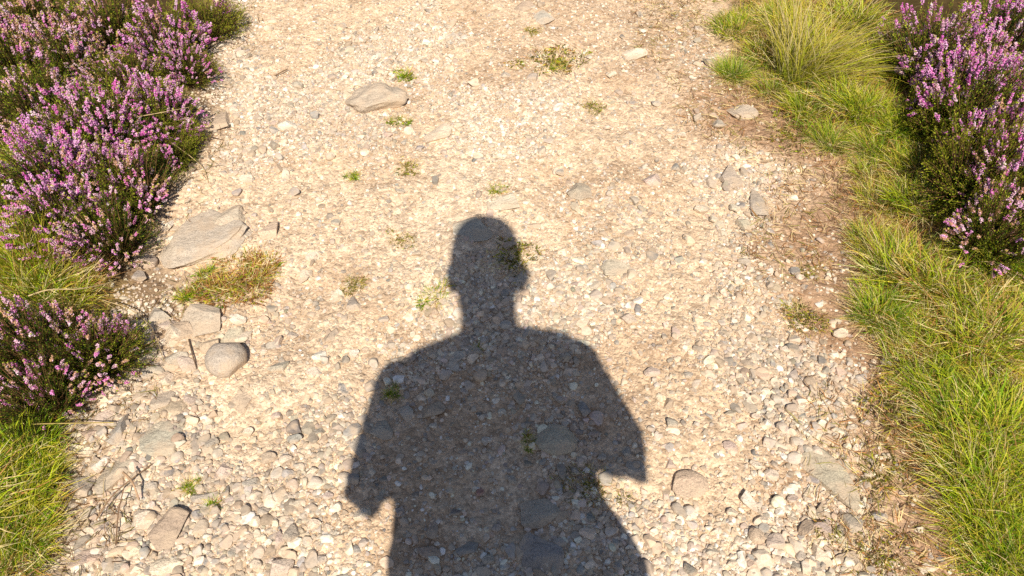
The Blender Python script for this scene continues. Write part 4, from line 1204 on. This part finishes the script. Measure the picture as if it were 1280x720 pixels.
def build_person():
    skin = mat_plain('skin', (0.52, 0.33, 0.24), .5, .06, 90, .4)
    cloth = mat_plain('jacket_cloth', (0.05, 0.07, 0.09), .85, .2, 200, .2, .001)
    trous = mat_plain('trouser_cloth', (0.11, 0.095, 0.075), .9, .2, 200, .2, .001)
    boot = mat_plain('boot_leather', (0.06, 0.04, 0.03), .7, .3, 60, .3, .001)
    hairm = mat_plain('cropped_hair', (0.07, 0.05, 0.035), .8, .4, 400, .2, .002)
    eyem = mat_plain('eye_white', (0.75, 0.72, 0.68), .2, .02, 20, .5)
    S = shadow_point
    YT = -.22
    hc = S(608, 334, -.105)                       # middle of the head
    neck = S(611, 404, -.185)
    shl, shr = S(500, 482, YT), S(719, 456, YT)
    ell, elr = S(468, 590, -.22), S(770, 562, -.22)
    chest = (shl + shr) / 2
    hip = S(632, 700, YT - .02)
    ground_z = hz(hip.x, YT)
    # phone in front of the face; lens at the camera
    pc = Vector((0.030, -0.0085, CAM_H - .010))
    hands = [(-1, pc + Vector((-.046, -.012, -.074))), (1, pc + Vector((.046, -.012, -.074)))]
    wl, wr = pc + Vector((-.056, -.052, -.135)), pc + Vector((.050, -.052, -.135))
    root = empty('person', (hip.x, YT, ground_z))
    bpy.context.view_layer.update()
    fwd = Vector((0, .72, -.40)).normalized()
    up = Vector((0, .40, .72)).normalized() if False else Vector((0, -fwd.z, fwd.y)).normalized()
    right = Vector((1, 0, 0))
    H = lambda x, f_, u: hc + right * x + fwd * f_ + up * u
    body = [
        (H(0, -.020, .022), (.079, .090, .088), H(0, .016, .020), (.076, .080, .086)),      # skull
        (H(0, .022, -.02), (.066, .066, .060), H(0, .040, -.075), (.046, .046, .034)),     # face to jaw
        (H(0, -.012, -.02), (.078, .07, .05), H(0, -.012, -.058), (.066, .06, .045)),
        (H(0, .062, -.098), .017, H(0, .050, -.092), .022),                                # chin
        (H(0, .090, .004), .0075, H(0, .107, -.026), .0115),                               # nose
        (H(-.010, .098, -.030), .008, H(.010, .098, -.030), .008),
        (H(-.022, .082, -.060), .0055, H(.022, .082, -.060), .0055),                       # lips
        (H(-.045, .070, .020), .012, H(.045, .070, .020), .012),                           # brow
        (neck + Vector((0, .0, .03)), .060, H(0, -.02, -.05), .066),                       # neck
        (neck + Vector((0, 0, -.05)), .064, neck + Vector((0, .0, .03)), .060),
        (shl * .85 + chest * .15, .045, shr * .85 + chest * .15, .045),
        (chest + Vector((0, -.01, -.08)), (.10, .06, .08), hip + Vector((0, 0, .18)), (.11, .075, .09)),
        (hip + Vector((0, 0, .15)), (.11, .075, .08), hip, (.12, .085, .08)),
        (shl, .045, ell, .036), (shr, .045, elr, .036),
        (ell, .036, wl, .024), (elr, .036, wr, .024),
    ]
    for sx in (-1, 1):                                                                      # ears stand off the skull
        body += [(H(sx * .076, -.012, -.045), (.010, .020, .012), H(sx * (.0885 + .0035 * sx), -.016, -.012), (.007, .014, .026)),
                 (H(sx * (.0885 + .0035 * sx), -.016, -.012), (.007, .014, .026), H(sx * .078, -.006, .008), (.008, .012, .014))]
    for sx, hp in hands:
        w = wl if sx < 0 else wr
        body += [(w, .023, hp + Vector((0, -.012, -.015)), (.032, .015, .03)),
                 (hp + Vector((0, -.010, -.015)), (.034, .013, .030), hp + Vector((0, -.004, .022)), (.036, .012, .022))]
        for k, ln in enumerate((.040, .046, .043, .034)):                                   # fingers behind the phone, bent at the knuckles
            b = hp + Vector((sx * (.028 - k * .019), .000, .022))
            m = b + Vector((sx * -.001, .002, ln * .45))
            t = m + Vector((sx * -.002, .0015, ln * .42))
            body += [(b, .0080, m, .0074), (m, .0074, t, .0062)]
        th = hp + Vector((sx * -.030, -.014, -.004))                                         # thumb leaves the side of the palm, on the screen side
        t1 = th + Vector((sx * -.008, -.012, .028)); t2 = t1 + Vector((sx * .004, .002, .026))
        body += [(th, .0105, t1, .0092), (t1, .0092, t2, .0075)]
    tag(root, 'person in dark jacket holding a phone, standing on the path behind the shadow', 'person')
    capsules(body, .0042, 'body', skin, root, 3)
    # eyes, hair
    for sx in (-1, 1):
        capsules([(H(sx * .031, .072, .001), .0115, H(sx * .031, .073, .001), .0115)], .0025, 'eye', eyem, root, 1)
    capsules([(H(0, -.052, -.02), (.068, .05, .05), H(0, -.03, .03), (.08, .09, .08))], .005, 'hair', hairm, root, 2)
    capsules([(H(0, -.020, .040), (.083, .094, .080), H(0, -.012, .066), (.078, .086, .080)), (H(-.02, .075, .056), (.036, .042, .010), H(.02, .075, .056), (.036, .042, .010))], .005, 'cap', cloth, root, 2)
    # jacket: shoulders, sleeves to the wrist, flared hem
    J = lambda px, py, y=YT: S(px, py, y)
    jack = [
        (shl, .050, J(590, 456), .050), (J(590, 456), .050, J(632, 452), .050), (J(632, 452), .050, shr, .054),
        (neck + Vector((0, .0, -.11)), (.09, .085, .05), chest + Vector((0, .012, -.10)), (.12, .10, .08)),
        (neck + Vector((0, -.01, -.075)), (.065, .07, .04), neck + Vector((0, -.01, -.045)), (.056, .060, .02)),
        (J(530, 500), (.07, .09, .08), J(542, 610), (.07, .10, .08)), (J(690, 490), (.07, .09, .08), J(700, 600), (.07, .10, .08)),
        (J(565, 480), (.08, .09, .07), J(675, 475), (.08, .09, .07)),
        (J(550, 560), (.08, .10, .08), J(690, 560), (.08, .10, .08)),
        (J(542, 640), (.072, .105, .08), J(705, 640), (.072, .105, .08)),
        (J(542, 610), (.070, .10, .07), J(540, 740), (.072, .115, .05)), (J(700, 600), (.07, .10, .07), J(712, 660), (.070, .11, .06)),
        (J(712, 660), (.070, .11, .06), J(760, 740), (.074, .12, .05)),
        (J(560, 740), (.08, .12, .05), J(740, 740), (.08, .12, .05)), (J(560, 690), (.08, .11, .07), J(705, 690), (.08, .11, .07)),
        (shl, .054, ell, .048), (shr, .056, elr, .048),
        (ell, .046, ell.lerp(wl, .5), .038), (elr, .046, elr.lerp(wr, .5), .038),
        (ell.lerp(wl, .5), .040, ell.lerp(wl, .86), .031), (elr.lerp(wr, .5), .040, elr.lerp(wr, .86), .031),
        (shl, .052, S(455, 560, -.22), .018, S(437, 618, -.22), .013, S(465, 640, -.22), .011, S(488, 604, -.22), .012),
        (shr, .054, S(791, 540, -.22), .018, S(803, 598, -.22), .012, S(756, 578, -.22), .010, S(752, 540, -.22), .02),
        (S(592, 426, -.19), .030, S(532, 456, YT), .040, S(636, 422, -.19), .030, S(698, 440, YT), .046),
    ]
    capsules(jack, .008, 'jacket', cloth, root, 3)
    legs = [(hip + Vector((-.09, 0, .06)), (.10, .11, .10), hip + Vector((.09, 0, .06)), (.10, .11, .10))]
    for sx in (-1, 1):
        h0 = hip + Vector((sx * .10, 0, 0)); kn = Vector((hip.x + sx * .115, YT + .01, hip.z * .55)); an = Vector((hip.x + sx * .125, YT - .02, ground_z + .11))
        legs += [(h0, .100, kn, .068), (kn, .068, an, .056)]
        toe = Vector((an.x + sx * .025, YT + .15, ground_z + .035)); heel = Vector((an.x, YT - .06, ground_z + .04))
        capsules([(an, .052, heel + Vector((0, .02, .02)), .048), (heel, .038, toe, .036), (an + Vector((0, .03, -.02)), .05, toe + Vector((0, -.03, .012)), .042)], .006, 'boot', boot, root, 2)
    capsules(legs, .008, 'trousers', trous, root, 3)
    # phone: rounded slab held upright, landscape
    ph = mat_plain('phone_shell', (0.03, 0.03, 0.035), .3, .05, 50, .5)
    gl = mat_plain('phone_screen', (0.012, 0.012, 0.014), .08, .02, 50, .5)
    bm = bmesh.new()
    bmesh.ops.create_cube(bm, size=1, matrix=Matrix.Diagonal((.146, .0078, .071, 1)))
    ed = [e for e in bm.edges if abs((e.verts[0].co - e.verts[1].co).y) > .005]
    bmesh.ops.bevel(bm, geom=ed, offset=.009, segments=5, affect='EDGES')
    me = bpy.data.meshes.new('phone'); bm.to_mesh(me); bm.free(); me.materials.append(ph)
    pe = bpy.data.objects.new('phone', me); COL.objects.link(pe)
    pe.location = pc; pe.rotation_euler = (math.radians(-14), 0, 0)
    tag(pe, 'black phone held up in landscape by the person casting the shadow', 'phone')
    bm = bmesh.new()
    bmesh.ops.create_cube(bm, size=1, matrix=Matrix.Translation((0, -.0043, 0)) @ Matrix.Diagonal((.138, .0008, .064, 1)))
    me = bpy.data.meshes.new('screen'); bm.to_mesh(me); bm.free(); me.materials.append(gl)
    o = bpy.data.objects.new('screen', me); COL.objects.link(o); o.parent = pe


build_person()

# ------------------------------------------------------------------ light, sky, camera
w = bpy.data.worlds.new("World"); SC.world = w; w.use_nodes = True
nt = w.node_tree
bg = nt.nodes["Background"]
sky = nt.nodes.new("ShaderNodeTexSky"); sky.sky_type = 'NISHITA'; sky.sun_disc = False
sky.sun_elevation = SUN_E
to_sun = -SUN_L
sky.sun_rotation = math.atan2(to_sun[0], to_sun[1])
sky.air_density = 1.0; sky.dust_density = 1.5; sky.ozone_density = 1.0
nt.links.new(sky.outputs[0], bg.inputs[0]); bg.inputs[1].default_value = 0.057
sd = bpy.data.lights.new('sun', 'SUN'); sd.energy = 5.0; sd.angle = math.radians(.53); sd.color = (1.0, .865, .685)
so = bpy.data.objects.new('sun', sd); COL.objects.link(so)
so.rotation_euler = Vector(SUN_L).to_track_quat('-Z', 'Y').to_euler(); so.location = (0, -5, 8)

cd = bpy.data.cameras.new('camera'); cam = bpy.data.objects.new('camera', cd); COL.objects.link(cam)
cam.location = (0, 0, CAM_H); cam.rotation_euler = (PI / 2 - PITCH, 0, 0)
cd.sensor_width = 36; cd.lens = 36 * F / 1280; cd.clip_start = .02; cd.clip_end = 1000
SC.camera = cam
SC.view_settings.view_transform = 'Standard'; SC.view_settings.look = 'None'; SC.view_settings.exposure = 0
SC.cycles.use_denoising = False; SC.cycles.max_bounces = 6; SC.cycles.diffuse_bounces = 3; SC.cycles.transmission_bounces = 3; SC.cycles.glossy_bounces = 2
